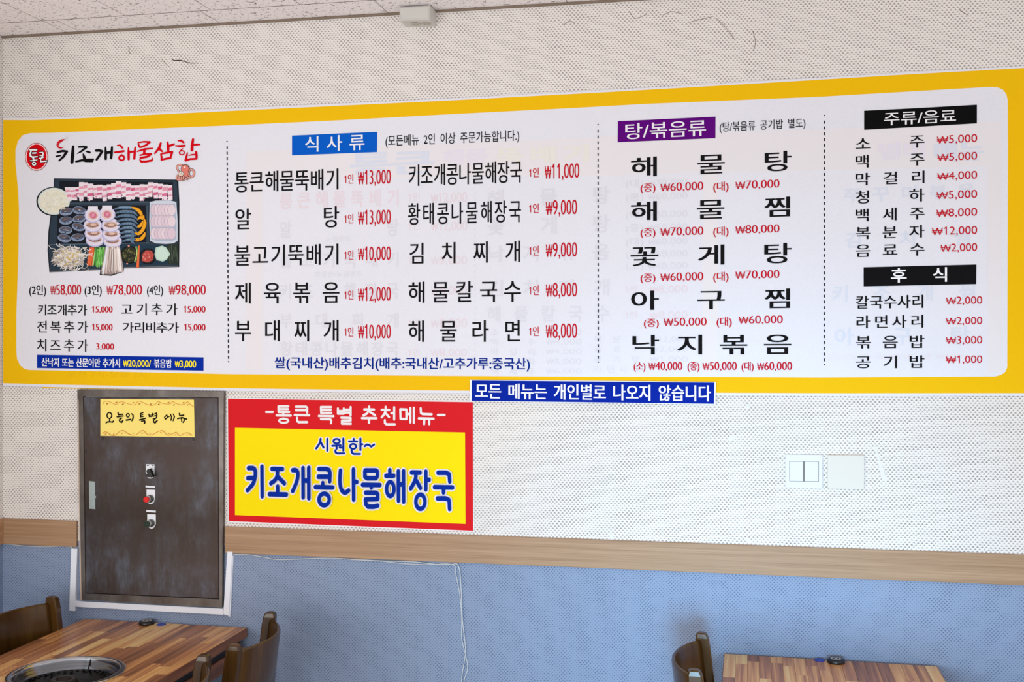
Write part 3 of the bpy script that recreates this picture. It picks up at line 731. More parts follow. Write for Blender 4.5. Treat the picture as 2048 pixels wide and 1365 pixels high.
def scallop(f):
    for x, y, k in [(1025, 885, 0), (1010, 800, 0), (1000, 690, 0), (805, 870, 0), (790, 790, 0), (778, 690, 0), (955, 555, 1), (780, 565, 1)]:
        rx, ry = (102, 92) if k else (112, 86)
        n = 26; f.poly([(x + (rx + (6 if i % 2 else 0))*math.cos(2*math.pi*i/n), y + (ry + (5 if i % 2 else 0))*math.sin(2*math.pi*i/n)) for i in range(n)], (186, 184, 220))
        f.ell((x, y-3), rx-8, ry-9, (226, 218, 234), 20)
        if k:
            f.poly([(x-62, y-60), (x-58, y-112), (x+60, y-112), (x+62, y-60)], (232, 228, 238)); f.ell((x, y), 66, 56, (226, 196, 186), 18); f.ell((x+4, y), 46, 40, (206, 116, 142), 16, 0.5); f.ell((x+4, y-4), 20, 26, (226, 150, 170), 12, 0.6)
        else:
            f.ell((x, y-8), 84, 40, (206, 178, 166), 18); f.ell((x-2, y-4), 72, 28, (172, 134, 122), 16); f.ell((x+8, y-10), 40, 16, (226, 190, 170), 12)
            for i in range(7): f.ell((x - 70 + i*22, y + 12 + 8*math.cos(i-3)), 9, 6, (110, 84, 86), 7)
sub(scallop, 'scallops', 3)
def prawns(f):
    for i in range(9):
        y = 475 + i*50; x0 = 1040 + i*12; x1 = 1330 - max(0, i-4)*8
        pts = [(x0, y+16), (x0+70, y-4), (x0+150, y-8), (x1-40, y+6), (x1, y+42)]
        f.stroke(pts, [16, 40, 46, 40, 14], (36, 46, 60), sm=True, n=8); f.stroke(pts, [12, 30, 36, 30, 10], (96, 122, 148), sm=True, n=8)
        for j in range(5): f.stroke([(x0+50+j*42, y-20), (x0+58+j*42, y+14)], 5, (60, 80, 104), cap=False)
        f.stroke([(x0+60, y-14), (x1-60, y-14)], 6, (150, 178, 200), cap=False)
sub(prawns, 'prawns', 2)
def pumpkin(f):
    for pts in ([(1265, 465), (1330, 490), (1375, 540), (1390, 590)], [(1330, 620), (1370, 590), (1400, 600), (1410, 570)], [(1320, 712), (1370, 690), (1400, 640)], [(1290, 785), (1350, 790), (1400, 740), (1425, 660), (1415, 610)], [(1265, 845), (1310, 868), (1370, 860), (1410, 820), (1425, 780)]):
        f.stroke(pts, [16] + [46]*(len(pts)-2) + [20], (120, 70, 20), sm=True, n=8); f.stroke(pts, [12] + [38]*(len(pts)-2) + [14], (240, 168, 40), sm=True, n=8)
sub(pumpkin, 'pumpkin_slices', 3)
def dishw(f):
    f.poly([(1485, 400), (1560, 382), (1740, 378), (1815, 400), (1832, 640), (1832, 880), (1780, 912), (1680, 920), (1560, 912), (1490, 880), (1480, 640)], (206, 214, 226))
    f.poly([(1500, 425), (1800, 420), (1815, 640), (1815, 860), (1760, 885), (1560, 885), (1505, 860), (1498, 640)], (176, 186, 204))
    for r_, y in ((0, 500), (1, 640), (2, 790)):
        for i in range(6):
            x = 1545 + i*42; f.ell((x, y), 52, 72, (196, 176, 190), 18); f.ell((x+3, y), 47, 68, R.choice([(226, 208, 218), (220, 200, 212), (230, 214, 222)]), 18)
sub(dishw, 'sliced_scallop_dish', 2)
def sprouts(f):
    f.ell((480, 1085), 200, 130, (150, 142, 134), 20)
    for i in range(420):
        x, y = R.gauss(490, 100), R.gauss(1085, 66); a = R.uniform(0, 6.28); l = R.uniform(40, 120)
        if not (260 < x < 720 and 925 < y < 1235): continue
        c = R.choice([(246, 240, 236), (236, 230, 224), (222, 208, 192), (250, 248, 246), (180, 166, 152), (240, 236, 232)])
        f.stroke([(x, y), (x + l*0.5*math.cos(a), y + l*0.4*math.sin(a)), (x + l*math.cos(a+0.5), max(915, min(1245, y + l*0.7*math.sin(a+0.5))))], 6, c, n=4, cap=False)
    for i in range(22): f.ell((R.uniform(340, 620), R.uniform(1010, 1200)), R.uniform(9, 20), R.uniform(7, 13), R.choice([(220, 200, 140), (204, 176, 110), (232, 218, 176)]), 9)
sub(sprouts, 'bean_sprouts', 2)
def veg(f):
    f.poly([(735, 965), (800, 965), (790, 1190), (700, 1180)], (150, 70, 50))
    for i in range(9): x = 738+i*7; f.stroke([(x, 968), (x-20+R.uniform(-6, 6), R.uniform(1170, 1195))], 9, R.choice([(232, 108, 64), (222, 92, 52), (240, 130, 84)]), n=6)
    f.poly([(800, 965), (930, 960), (920, 1190), (790, 1180)], (70, 110, 56))
    for i in range(26): x = R.uniform(800, 930); f.stroke([(x, R.uniform(955, 1000)), (x+R.uniform(-55, 45), R.uniform(1140, 1212))], 8, R.choice([(130, 206, 100), (100, 180, 76), (158, 222, 130), (84, 156, 70)]), n=4)
    f.poly([(935, 955), (1115, 950), (1160, 1220), (1150, 1260), (1010, 1300), (875, 1295)], (150, 132, 130))
    for i in range(34):
        x = R.uniform(945, 1110); t_ = (x-945)/165.0; xe = 885 + t_*265 + R.uniform(-10, 10)
        f.stroke([(x, R.uniform(950, 985)), (xe, R.uniform(1240, 1292))], R.uniform(5, 9), R.choice([(238, 228, 222), (220, 204, 196), (246, 240, 238), (204, 186, 178)]), n=4)
    f.stroke([(955, 960), (905, 1290)], 22, (226, 232, 240), n=6)
sub(veg, 'vegetable_sticks', 4)
def sides(f):
    f.ell((1235, 1055), 112, 112, (18, 24, 28), 24); f.ell((1235, 1055), 98, 98, (48, 52, 38), 22)
    for i in range(40): a = R.uniform(0, 6.28); r = 80*math.sqrt(R.random()); f.ell((1235+r*math.cos(a), 1055+r*math.sin(a)), R.uniform(8, 22), R.uniform(4, 9), R.choice([(92, 92, 58), (58, 62, 40), (120, 112, 76), (34, 40, 32)]), 7, R.uniform(0, 3))
    f.stroke([(1320, 955), (1335, 1040), (1305, 1140)], 20, (96, 160, 80), sm=True, n=6); f.stroke([(1312, 955), (1325, 1040), (1297, 1135)], 8, (220, 220, 150), sm=True, n=4)
    f.poly([(1345, 938), (1362, 940), (1352, 1212), (1318, 1214)], (232, 112, 66))
    for p in ((1225, 945), (1205, 1165)): f.ell(p, 14, 10, (226, 150, 140), 8)
    f.ell((1462, 1075), 102, 100, (16, 18, 22), 24); f.ell((1462, 1075), 90, 88, (48, 44, 48), 22)
    f.poly([(1400, 1040), (1440, 1000), (1510, 1005), (1535, 1050), (1520, 1120), (1460, 1150), (1385, 1130)], (188, 82, 74))
    for i in range(16): f.ell((R.uniform(1405, 1515), R.uniform(1020, 1130)), R.uniform(8, 20), R.uniform(5, 10), R.choice([(212, 112, 100), (166, 62, 60), (222, 140, 126)]), 7, R.uniform(0, 3))
    f.poly([(1690, 930), (1840, 915), (1842, 1180), (1720, 1170), (1690, 1100)], (44, 56, 48))
    for i in range(14): x = R.uniform(1700, 1820); f.stroke([(x, R.uniform(930, 1000)), (x+R.uniform(-20, 30), R.uniform(1060, 1160))], 8, R.choice([(70, 84, 66), (56, 66, 56), (86, 92, 78)]), n=4)
    f.poly([(1560, 965), (1640, 940), (1690, 965), (1740, 1045), (1700, 1110), (1650, 1140), (1570, 1120), (1545, 1050)], (186, 214, 200))
    f.poly([(1572, 975), (1636, 954), (1680, 975), (1724, 1045), (1690, 1100), (1645, 1124), (1580, 1106), (1560, 1050)], (204, 228, 214))
sub(sides, 'side_bowls', 3)

# ================================================================== POSTER
pos = slab('recommendation_poster', [(454.2, 796), (945.7, 803.5), (948, 1064.5), (456, 1045.3)], 0.0010, 0.0022, mat('poster_paper', (240, 240, 242), 0.6))
tag(pos, 'red and yellow poster with big blue Korean lettering below the menu banner', 'poster')
f = Flat(0.0024); f.poly([(455.8, 797.8), (945.7, 805), (946.2, 1062.3), (457.3, 1043)], M_red); f.build('red_border', pos)
f = Flat(0.0027); f.poly([(470, 856.2), (930, 865.6), (931, 1048.6), (470, 1030.8)], M_pyel); f.build('yellow_panel', pos)
PW = (240, 238, 240)
f = Flat(0.0030, 460, 800, 4.096)
wt = [[(297, 100), (350, 100)], [(397, 54), (478, 54)], [(397, 54), (398, 101), (485, 101)], [(400, 77), (475, 77)], [(437, 101), (437, 126)], [(382, 128), (498, 130)],
      [(540, 57), (622, 57), (632, 64), (632, 106)], [(540, 86), (630, 86)], [(530, 125), (648, 127)], [(550, 148), (551, 176), (563, 184), (632, 184)],
      [(745, 60), (828, 60)], [(745, 60), (747, 108), (830, 108)], [(750, 84), (825, 84)], [(728, 133), (848, 135)], [(745, 158), (820, 159), (830, 168), (828, 192)],
      [(884, 72), (884, 114), (932, 114), (932, 72)], [(885, 93), (930, 93)], [(935, 82), (985, 82)], [(940, 105), (985, 105)], [(988, 60), (988, 128)], [(912, 147), (988, 149), (988, 171), (917, 172), (917, 196), (990, 197)],
      [(1140, 56), (1140, 72)], [(1100, 79), (1180, 80)], [(1140, 85), (1120, 115), (1094, 128)], [(1145, 100), (1188, 127)], [(1081, 151), (1200, 152)], [(1139, 160), (1139, 190)],
      [(1275, 58), (1275, 72)], [(1242, 83), (1305, 84)], [(1275, 90), (1262, 122), (1242, 144)], [(1275, 110), (1303, 142)], [(1345, 62), (1345, 162)], [(1322, 110), (1345, 110)], [(1268, 168), (1269, 192), (1282, 202), (1350, 202)],
      [(1395, 78), (1445, 80), (1445, 158), (1397, 157), (1395, 78)], [(1450, 118), (1478, 118)], [(1478, 68), (1478, 186)], [(1506, 66), (1506, 190)],
      [(1562, 70), (1564, 108), (1578, 118), (1652, 120)], [(1546, 153), (1668, 156)], [(1592, 160), (1590, 200)], [(1632, 160), (1632, 200)], [(1703, 125), (1758, 125)]]
for i0, i1 in ((0, 10), (10, 21), (21, 99)):
    f = Flat(0.0030, 460, 800, 4.096)
    for p in wt[i0:i1]: f.stroke(p, 17.5, PW, a=1.12)
    if i0 == 0: f.ring((440, 172), 37, 17, 18, PW)
    f.build('lettering', pos)
bl = (0, 44, 156)
f = Flat(0.0030, 460, 800, 4.096)
b1 = [[(742, 320), (738, 352), (706, 400)], [(745, 352), (766, 392)], [(797, 320), (797, 418)], [(838, 378), (905, 374)], [(873, 380), (873, 402)], [(898, 392), (925, 392)], [(928, 318), (928, 418)], [(862, 415), (865, 432), (878, 440), (935, 439)],
      [(1013, 320), (1013, 328)], [(975, 342), (1040, 342)], [(1068, 318), (1068, 412)], [(1068, 366), (1084, 366)], [(996, 415), (999, 434), (1012, 444), (1065, 444)], [(1103, 382), (1120, 368), (1138, 371), (1156, 385), (1180, 368)]]
for grow, c in ((19, PW), (0, bl)):
    for p in b1: f.stroke(p, 17 + grow, c)
    f.ring((873, 340), 26, 19, 16 + grow, c); f.ring((1008, 383), 25, 20, 16 + grow, c)
f.build('lettering', pos)
f = Flat(0.0030, 480, 910, 8.533); DX, DY = 220*8.533, 0
big = [([(142, 230), (215, 230), (250, 255), (260, 320), (250, 410), (212, 510), (125, 608)], 1), ([(132, 400), (245, 400)], 0), ([(372, 205), (374, 460), (377, 712)], 0),
       ([(545, 243), (722, 246)], 0), ([(634, 250), (634, 350), (600, 430), (525, 490)], 1), ([(645, 380), (755, 490)], 0), ([(640, 545), (643, 660)], 0), ([(500, 675), (790, 682)], 0),
       ([(898, 265), (950, 266), (982, 300), (985, 370), (968, 450), (935, 540), (897, 622)], 1), ([(1073, 230), (1076, 730)], 0), ([(1085, 445), (1165, 445)], 0), ([(1170, 225), (1172, 745)], 0),
       ([(1345, 245), (1470, 245), (1520, 265), (1535, 320), (1530, 455)], 0), ([(1335, 378), (1510, 378)], 0), ([(1411, 485), (1411, 550)], 0), ([(1285, 555), (1580, 562)], 0),
       ([(1712, 272), (1703, 400), (1708, 520), (1735, 610), (1790, 650), (1852, 612)], 1), ([(1933, 252), (1937, 770)], 0), ([(1945, 467), (1992, 467)], 0)]
B2 = [([(255, 270), (440, 270), (465, 290), (465, 370), (440, 403), (290, 403), (252, 378), (250, 290), (255, 270)], 0), ([(212, 515), (508, 520)], 0), ([(361, 530), (361, 562)], 0), ([(265, 650), (445, 652), (470, 675), (470, 760), (262, 765), (268, 845), (305, 888), (400, 890), (470, 872)], 0),
      ([(677, 265), (677, 350)], 0), ([(610, 362), (745, 362)], 0), ([(822, 285), (825, 788)], 0), ([(835, 510), (905, 510)], 0), ([(912, 282), (914, 805)], 0),
      ([(1048, 305), (1195, 308)], 0), ([(1122, 310), (1118, 400), (1085, 490), (1035, 578)], 1), ([(1135, 450), (1200, 570)], 0), ([(1293, 290), (1293, 595)], 0), ([(1305, 430), (1350, 430)], 0),
      ([(1500, 310), (1640, 310), (1690, 335), (1700, 460)], 0), ([(1440, 555), (1750, 562)], 0), ([(1594, 570), (1594, 648)], 0), ([(1490, 748), (1630, 748), (1688, 775), (1697, 928)], 0)]
big += [([(x+DX, y) for x, y in p], s_) for p, s_ in B2]
rings = [((1434, 766), 88, 100), ((686+DX, 588), 64, 120), ((1200+DX, 805), 78, 122)]
for grow, c in ((54, PW), (0, bl)):
    for p, s_ in big: f.stroke(p, 58 + grow, c, a=(80+grow)/(58.0+grow), sm=bool(s_), n=14)
    for cc, rx, ry in rings: f.ring(cc, rx, ry, 58 + grow, c, wy=78+grow)
for cc, rx, ry in rings: pass
f.build('lettering', pos)

# ================================================================== BLUE SIGN
sg = slab('notice_sign', [(939.4, 760), (1432, 764.5), (1430.8, 809.7), (939.6, 803.3)], 0.0075, 0.0100, mat('sign_board', (236, 238, 244), 0.4))
tag(sg, 'narrow blue notice strip with white Korean sentence overlapping the lower edge of the banner', 'sign')
f = Flat(0.0102); f.poly([(943.2, 761.6), (1429, 765.7), (1428, 808.2), (942.9, 802.3)], (0, 36, 158)); f.build('blue_panel', sg)
text('lettering', '모든 메뉴는 개인별로 나오지 않습니다', 950.8, 1421.9, 769.5, 800.5, (242, 244, 250), sg, off=0.0106, o=0.006, sh=1.1, sp=0.42, warp=Warp(1186, [(940, 761.4), (1430, 765.7)], [(940, 802.3), (1430, 808.4)]))

# ================================================================== ELECTRICAL CABINET
cab = empty('electrical_cabinet', W(305, 1205, 0.0)); tag(cab, 'stained steel electrical cabinet on the wall below the left end of the banner', 'electrical cabinet')
def at(o, par):  # keep world position under a placed parent
    o.parent = par; o.matrix_parent_inverse = Matrix.Translation(par.location).inverted(); return o
FO = 0.016
outer = [(154.5, 779.5), (447.5, 783.5), (444, 1216), (160.5, 1200.5)]
door = [(166, 793), (437, 795.3), (438.5, 1199.8), (170.7, 1187.6)]
mb = MB()
po = [W(x, y, FO) for x, y in outer]; pi = [W(x, y, FO) for x, y in door]; bk = [Vector((p.x, 0, p.z)) for p in po]; bi = [Vector((p.x, -0.004, p.z)) for p in pi]
fs = []
for i in range(4):
    j = (i+1) % 4
    fs += [(i, 4+i, 4+j, j), (8+i, i, j, 8+j), (4+i, 12+i, 12+j, 4+j)]
mb.add(po+pi+bk+bi, fs)
at(mb.build('frame', M_frame), cab)
ins = [(door[0][0]+1.0, door[0][1]+1.6), (door[1][0]-1.2, door[1][1]+1.2), (door[2][0]-1.2, door[2][1]-1.6), (door[3][0]+1.0, door[3][1]-1.2)]
dr = at(MB().quadprism(ins, 0.001, FO-0.001, 0.0012).build('door', M_steel), cab)
# rough sealant line along the left edge, small paint spot and scuffs
f = Flat(FO+0.0004); f.stroke([(156.5, 800), (157.5, 900), (158.5, 1000), (160, 1100), (162, 1200)], [1.2, 1.8, 1.4, 2.6, 2.4], (196, 176, 158), n=6)
at(f.build('sealant', None), cab)
def on_door(name, fn, m=None, par=None, smooth=False):
    mb = MB(); fn(mb); o = mb.build(name, m, None, smooth); o.parent = dr
    return o
DF = FO - 0.001
def disc(mb, px, py, r, o0, o1, mi=0, ch=0.0008, n=24):
    p0 = W(px, py, DF); c = (p0.x, 0, p0.z)
    mb.lathe([(0.0001, o0), (r, o0), (r, o1-ch), (r-ch, o1), (0.0001, o1)], c, n, 'y', mi)
# latch
on_door('latch', lambda b: b.quadprism([(177.5, 962.5), (189.3, 964), (190, 1019.5), (178, 1018.5)], DF, DF+0.004, 0.001).quadprism([(179, 1001), (186, 1001.5), (186.3, 1014), (179.5, 1013)], DF+0.004, DF+0.006, 0.001).quadprism([(189.3, 991), (191.3, 993), (191.5, 997), (189.5, 996)], DF, DF+0.008, 0.001), M_zinc)
M_plate = mat('legend_plate', (232, 236, 242), 0.4)
for (x, y, kind) in ((300.5, 946, 'knob'), (301.5, 997, 'red'), (303, 1046, 'green')):
    top = y - 17
    on_door('legend_plate', lambda b: b.quadprism([(x-8.5, top), (x+8.5, top+0.5), (x+8.5, y+4), (x-8.5, y+4)], DF, DF+0.0008).lathe([(0.0001, DF), (0.0139, DF), (0.0139, DF+0.0008), (0.0001, DF+0.0008)], (W(x, y+4, DF).x, 0, W(x, y+4, DF).z), 24, 'y'), M_plate)
    on_door('bezel', lambda b: disc(b, x, y+1, 0.0135, DF+0.0009, DF+0.012, 0, 0.002), mat('bezel_grey', (96, 96, 94), 0.25, 0.9))
    if kind == 'knob':
        on_door('selector_knob', lambda b: (disc(b, x, y+1, 0.0095, DF+0.012, DF+0.018), b.quadprism([(x-7, y-6), (x-2, y-8), (x+5, y+8), (x+1, y+10)], DF+0.012, DF+0.026, 0.001)), M_blk)
        on_door('pointer', lambda b: b.quadprism([(x-9.5, y-2), (x-8.3, y-2.8), (x-6.2, y+2), (x-7.2, y+2.8)], DF+0.026, DF+0.0266), M_plate)
        f = Flat(DF+0.0012); f.poly([(x-7, top+1.5), (x-3, top+1.6), (x-3, top+3.3), (x-7, top+3.2)], (60, 60, 64)); f.poly([(x+3, top+1.6), (x+7, top+1.7), (x+7, top+3.4), (x+3, top+3.3)], (60, 60, 64))
        o = f.build('legend_marks'); o.parent = dr
    else:
        on_door('button_rim', lambda b: disc(b, x-1.5, y+1, 0.0122, DF+0.012, DF+0.019, 0, 0.001), mat('rim_silver', (186, 188, 186), 0.25, 0.9))
        on_door(kind + '_button', lambda b: disc(b, x-2.5, y+1, 0.0104, DF+0.019, DF+0.0255, 0, 0.0015), mat('button_'+kind, (226, 18, 14) if kind == 'red' else (14, 44, 26), 0.25))
        on_door('label_strip', lambda b: b.quadprism([(x-10.5, top-8.3), (x+8.5, top-6.9), (x+8.5, top-3.2), (x-10.5, top-4.6)], DF, DF+0.001), M_plate)
for q in ([(203, 873), (209, 873.3), (208.6, 880.5), (203.6, 880.2)], [(384, 876), (390, 877), (389, 882), (385.5, 881.5)], [(169, 899), (173.5, 899), (173.5, 906.5), (169, 906.5)]):
    on_door('tape_residue', lambda b: b.quadprism(q, DF-0.0002, DF+0.0001), mat('dark_residue', (34, 30, 26), 0.6))
# trunking around it
def trunk(q, label, d=0.012):
    c = W((q[0][0]+q[2][0])/2, (q[0][1]+q[2][1])/2)
    o = MB().quadprism(q, 0.0002, d, 0.001).build('cable_trunking', M_trunk); tag(o, label, 'trunking', 'white trunking around the electrical cabinet'); return o
trunk([(142, 1098), (154.5, 1098.5), (149.2, 1223.5), (138, 1222.5)], 'white upright cable trunking left of the steel cabinet')
trunk([(149.5, 1202.8), (446, 1218.3), (446, 1230.8), (149.5, 1214.6)], 'white sloping cable trunking running under the steel cabinet', 0.0118)
rt = MB().quadprism([(454.3, 1104.5), (464.8, 1105), (457.5, 1233), (446.3, 1229.5)], 0.0002, 0.0125, 0.001).quadprism([(464.5, 1112), (466.6, 1113), (459.8, 1234.5), (457, 1234)], 0.0002, 0.008, 0.0005).build('cable_trunking', M_trunk)
tag(rt, 'white upright cable trunking right of the steel cabinet', 'trunking', 'white trunking around the electrical cabinet')
# cables
def cable(pts, label, r=0.0016, off=0.0035, extra=None):
    p = [W(x, y, off) for x, y in catmull(pts, 4)]
    if extra: p += extra
    o = MB().tube(p, r, 8).build('cable', M_cable, None, True); tag(o, label, 'cable'); return o
cable([(8, 1088.7), (20, 1089.3), (50, 1092.5), (90, 1094.2), (120, 1093), (137, 1093.5), (145, 1096), (147.5, 1100)], 'thin grey cable sagging under the wooden rail left of the steel cabinet')
cable([(467, 1110), (480, 1109.5), (497, 1110), (530, 1115.5), (550, 1119.5), (575, 1119.8), (620, 1117.8), (660, 1116.8), (700, 1118.8), (745, 1121), (800, 1127), (850, 1130), (905, 1129.3), (912, 1150), (918, 1180), (921, 1200), (923.5, 1240), (923, 1272), (926, 1290), (931, 1310), (935, 1330), (934, 1345), (928, 1365), (926, 1420), (926, 1600)], 'thin white cable sagging from the cabinet under the rail, then hanging down the blue wall')
cable([(700, 1119.8), (760, 1122.3), (820, 1124), (850, 1126.8), (885, 1130.2), (905, 1129.2), (914, 1128.5), (920, 1146), (922.8, 1190), (924.8, 1240), (929.5, 1280), (931, 1305), (928.5, 1325), (925, 1345), (923, 1365), (921, 1430), (921, 1600)], 'second thin white cable crossing the first as it hangs down the blue wall', off=0.0072)

# handwritten note on the cabinet
nt_ = slab('paper_note', [(200.8, 798.7), (387.9, 800), (389.4, 875), (200.8, 872.3)], FO+0.0002, FO+0.0010, M_note)
tag(nt_, 'yellow paper note with handwritten black Korean on the steel cabinet door', 'note')
NK = (24, 20, 12)
NS = (([(287, 465), (285, 520)], 24), ([(215, 552), (240, 532), (290, 528), (345, 535), (358, 512)], [20, 26, 24, 24, 24]), ([(448, 350), (458, 392), (540, 382)], 26), ([(430, 432), (550, 415)], 24), ([(465, 455), (525, 455), (470, 492), (485, 525), (520, 537), (548, 495)], [16, 20, 20, 26, 30, 20]),
              ([(610, 495), (695, 482)], 28), ([(715, 370), (742, 400), (742, 460), (718, 512)], [18, 24, 26, 18]), ([(885, 368), (940, 348)], 20), ([(890, 402), (935, 390)], 16), ([(885, 370), (890, 435), (940, 425)], 20), ([(868, 492), (985, 460)], 26), ([(905, 515), (968, 508), (972, 545), (955, 568)], [22, 24, 26, 20]),
              ([(1050, 380), (1060, 430), (1118, 420), (1120, 365)], 20), ([(1062, 405), (1112, 395)], 14), ([(1130, 390), (1175, 368)], 18), ([(1140, 420), (1185, 405)], 16), ([(1195, 355), (1205, 400), (1198, 440)], 22), ([(1130, 470), (1190, 455), (1142, 495), (1142, 528), (1170, 548), (1212, 505)], [16, 20, 20, 26, 30, 24]),
              ([(1355, 440), (1400, 392), (1412, 438), (1375, 480), (1355, 440)], 20), ([(1415, 440), (1450, 425)], 18), ([(1470, 380), (1492, 430), (1482, 500)], 20), ([(1525, 375), (1548, 430), (1522, 510)], [16, 24, 18]), ([(1645, 365), (1652, 410), (1730, 398)], 24), ([(1612, 465), (1700, 448), (1785, 475)], 26), ([(1685, 465), (1692, 530)], 20), ([(1735, 470), (1742, 500), (1718, 540)], 22))
for i0, i1 in ((0, 7), (7, 18), (18, 99)):
    f = Flat(FO+0.0012, 190, 790, 9.752)
    for p, w_ in NS[i0:i1]: f.stroke(p, [v*1.15 for v in w_] if isinstance(w_, list) else w_*1.15, NK, n=8)
    if i0 == 0: f.ring((280, 405), 46, 56, 24, NK); f.ring((640, 402), 28, 34, 22, NK)
    f.build('lettering', nt_)
f = Flat(FO+0.0012, 190, 790, 9.752); OC = (214, 110, 40)
f.stroke([(160, 180), (180, 135), (260, 130), (340, 165), (410, 190), (470, 150), (540, 140), (640, 175), (740, 200), (790, 190), (840, 125), (920, 145), (1000, 185), (1100, 210), (1180, 180), (1225, 130), (1290, 160), (1380, 180), (1470, 175), (1510, 135), (1580, 170), (1670, 195), (1740, 185), (1800, 140), (1860, 190), (1925, 240)], 7, OC, sm=True, n=5)
f.stroke([(140, 760), (180, 730), (230, 735), (290, 775), (340, 797), (400, 785), (470, 725), (530, 700), (590, 725), (660, 770), (750, 790), (820, 770), (880, 720), (935, 700), (985, 745), (1040, 785), (1120, 780), (1200, 735), (1290, 700), (1350, 730), (1400, 785), (1450, 790), (1530, 750), (1580, 735), (1620, 785), (1660, 797), (1720, 765), (1790, 740), (1850, 770), (1890, 797)], 7, OC, sm=True, n=5)
for x, y in ((235, 178), (410, 150), (540, 185), (740, 158), (862, 180), (1085, 185), (1238, 188), (1430, 152), (1535, 200), (1720, 158), (1803, 200)): f.ell((x, y), 15, 11, (176, 78, 24), 8, -0.6)
for x, y in ((200, 770), (362, 770), (517, 760), (740, 757), (915, 757), (1070, 762), (1282, 740), (1440, 757), (1558, 787), (1792, 787)): f.ell((x, y), 10, 10, (196, 100, 40), 8)
f.build('drawn_border', nt_)

# ================================================================== SWITCHES, OUTLET, TAPE
sw = empty('light_switch', W(1608, 943)); tag(sw, 'white double light switch, left of the blank plate on the right wall area', 'switch')
at(MB().quadprism([(1570.5, 909.5), (1645.2, 910.2), (1645, 978.5), (1570.5, 975.8)], 0, 0.008, 0.0012).build('plate', M_plastic), sw)
at(MB().quadprism([(1578.6, 923), (1637.6, 923.4), (1637.6, 964.3), (1578.6, 963.4)], 0.008, 0.0083).build('switch_recess', mat('recess_grey', (120, 116, 114), 0.7)), sw)
at(MB().quadprism([(1579.5, 923.8), (1606, 924), (1606, 963.3), (1579.5, 962.8)], 0.008, 0.0112, 0.0012).build('rocker', M_plastic), sw)
at(MB().quadprism([(1609.5, 924), (1636.5, 924.2), (1636.5, 963.6), (1609.5, 963.3)], 0.008, 0.0108, 0.0012).build('rocker', M_plastic), sw)
bp = MB().quadprism([(1655, 910.8), (1729, 911.2), (1728.5, 980), (1655, 978.3)], 0, 0.010, 0.0012).build('blank_plate', M_ivory)
tag(bp, 'ivory blank cover plate right of the double light switch', 'wall plate')
OB = 0.085
ou = empty('surface_outlet', W(830, 30)); tag(ou, 'off-white surface outlet box high on the wall at the ceiling', 'outlet')
at(MB().quadprism([(797.6, 12.9), (859, 9.3), (858.6, 38.8), (798.4, 41)], 0.0, OB, 0.006).build('housing', mat('aged_plastic', (206, 204, 198), 0.5)), ou)
pz = min(W(798.4, 41, OB).z, W(858.6, 38.8, OB).z) - 0.0012
for px in (812, 834):
    a = W(px, 40, OB); c = Vector((a.x+0.020, -0.040, pz - 0.0002))
    o = MB().lathe([(0.0001, 0.0), (0.015, 0.0), (0.016, 0.0006), (0.0165, 0.001)], c, 24).build('socket', mat('socket_plastic', (186, 180, 164), 0.5)); at(o, ou)
    o.location.z -= 0.0
    h = MB()
    for dx in (-0.0065, 0.0065): h.lathe([(0.0001, 0.0), (0.0022, 0.0)], c + Vector((dx, 0.0, -0.0004)), 10)
    at(h.build('socket_holes', M_blk), ou)
def tape(q, label, name='tape_strip'):
    tag(slab(name, q, 0.0002, 0.0010, M_tape), label, 'tape')
tape([(1746, 888), (1751, 889), (1759, 915), (1774, 961), (1765, 963.5), (1757, 930)], 'slanting white strip of old tape right of the blank plate')
tape([(1456, 876), (1466, 872), (1474, 874), (1468, 882), (1458, 884)], 'small white tape scrap left of and above the light switch', 'tape_scrap')
tape([(1490, 809), (1498, 807.5), (1500, 815), (1493, 818)], 'small white tape scrap just below the banner, right of the blue notice', 'tape_scrap')
tape([(1490, 1079), (1499, 1077), (1501, 1085), (1492, 1087)], 'small white tape scrap above the wooden rail, below the switch side', 'tape_scrap')
tape([(1219, 1069), (1226, 1069), (1227, 1083), (1221, 1083)], 'narrow white tape scrap touching the wooden rail at mid wall', 'tape_scrap')

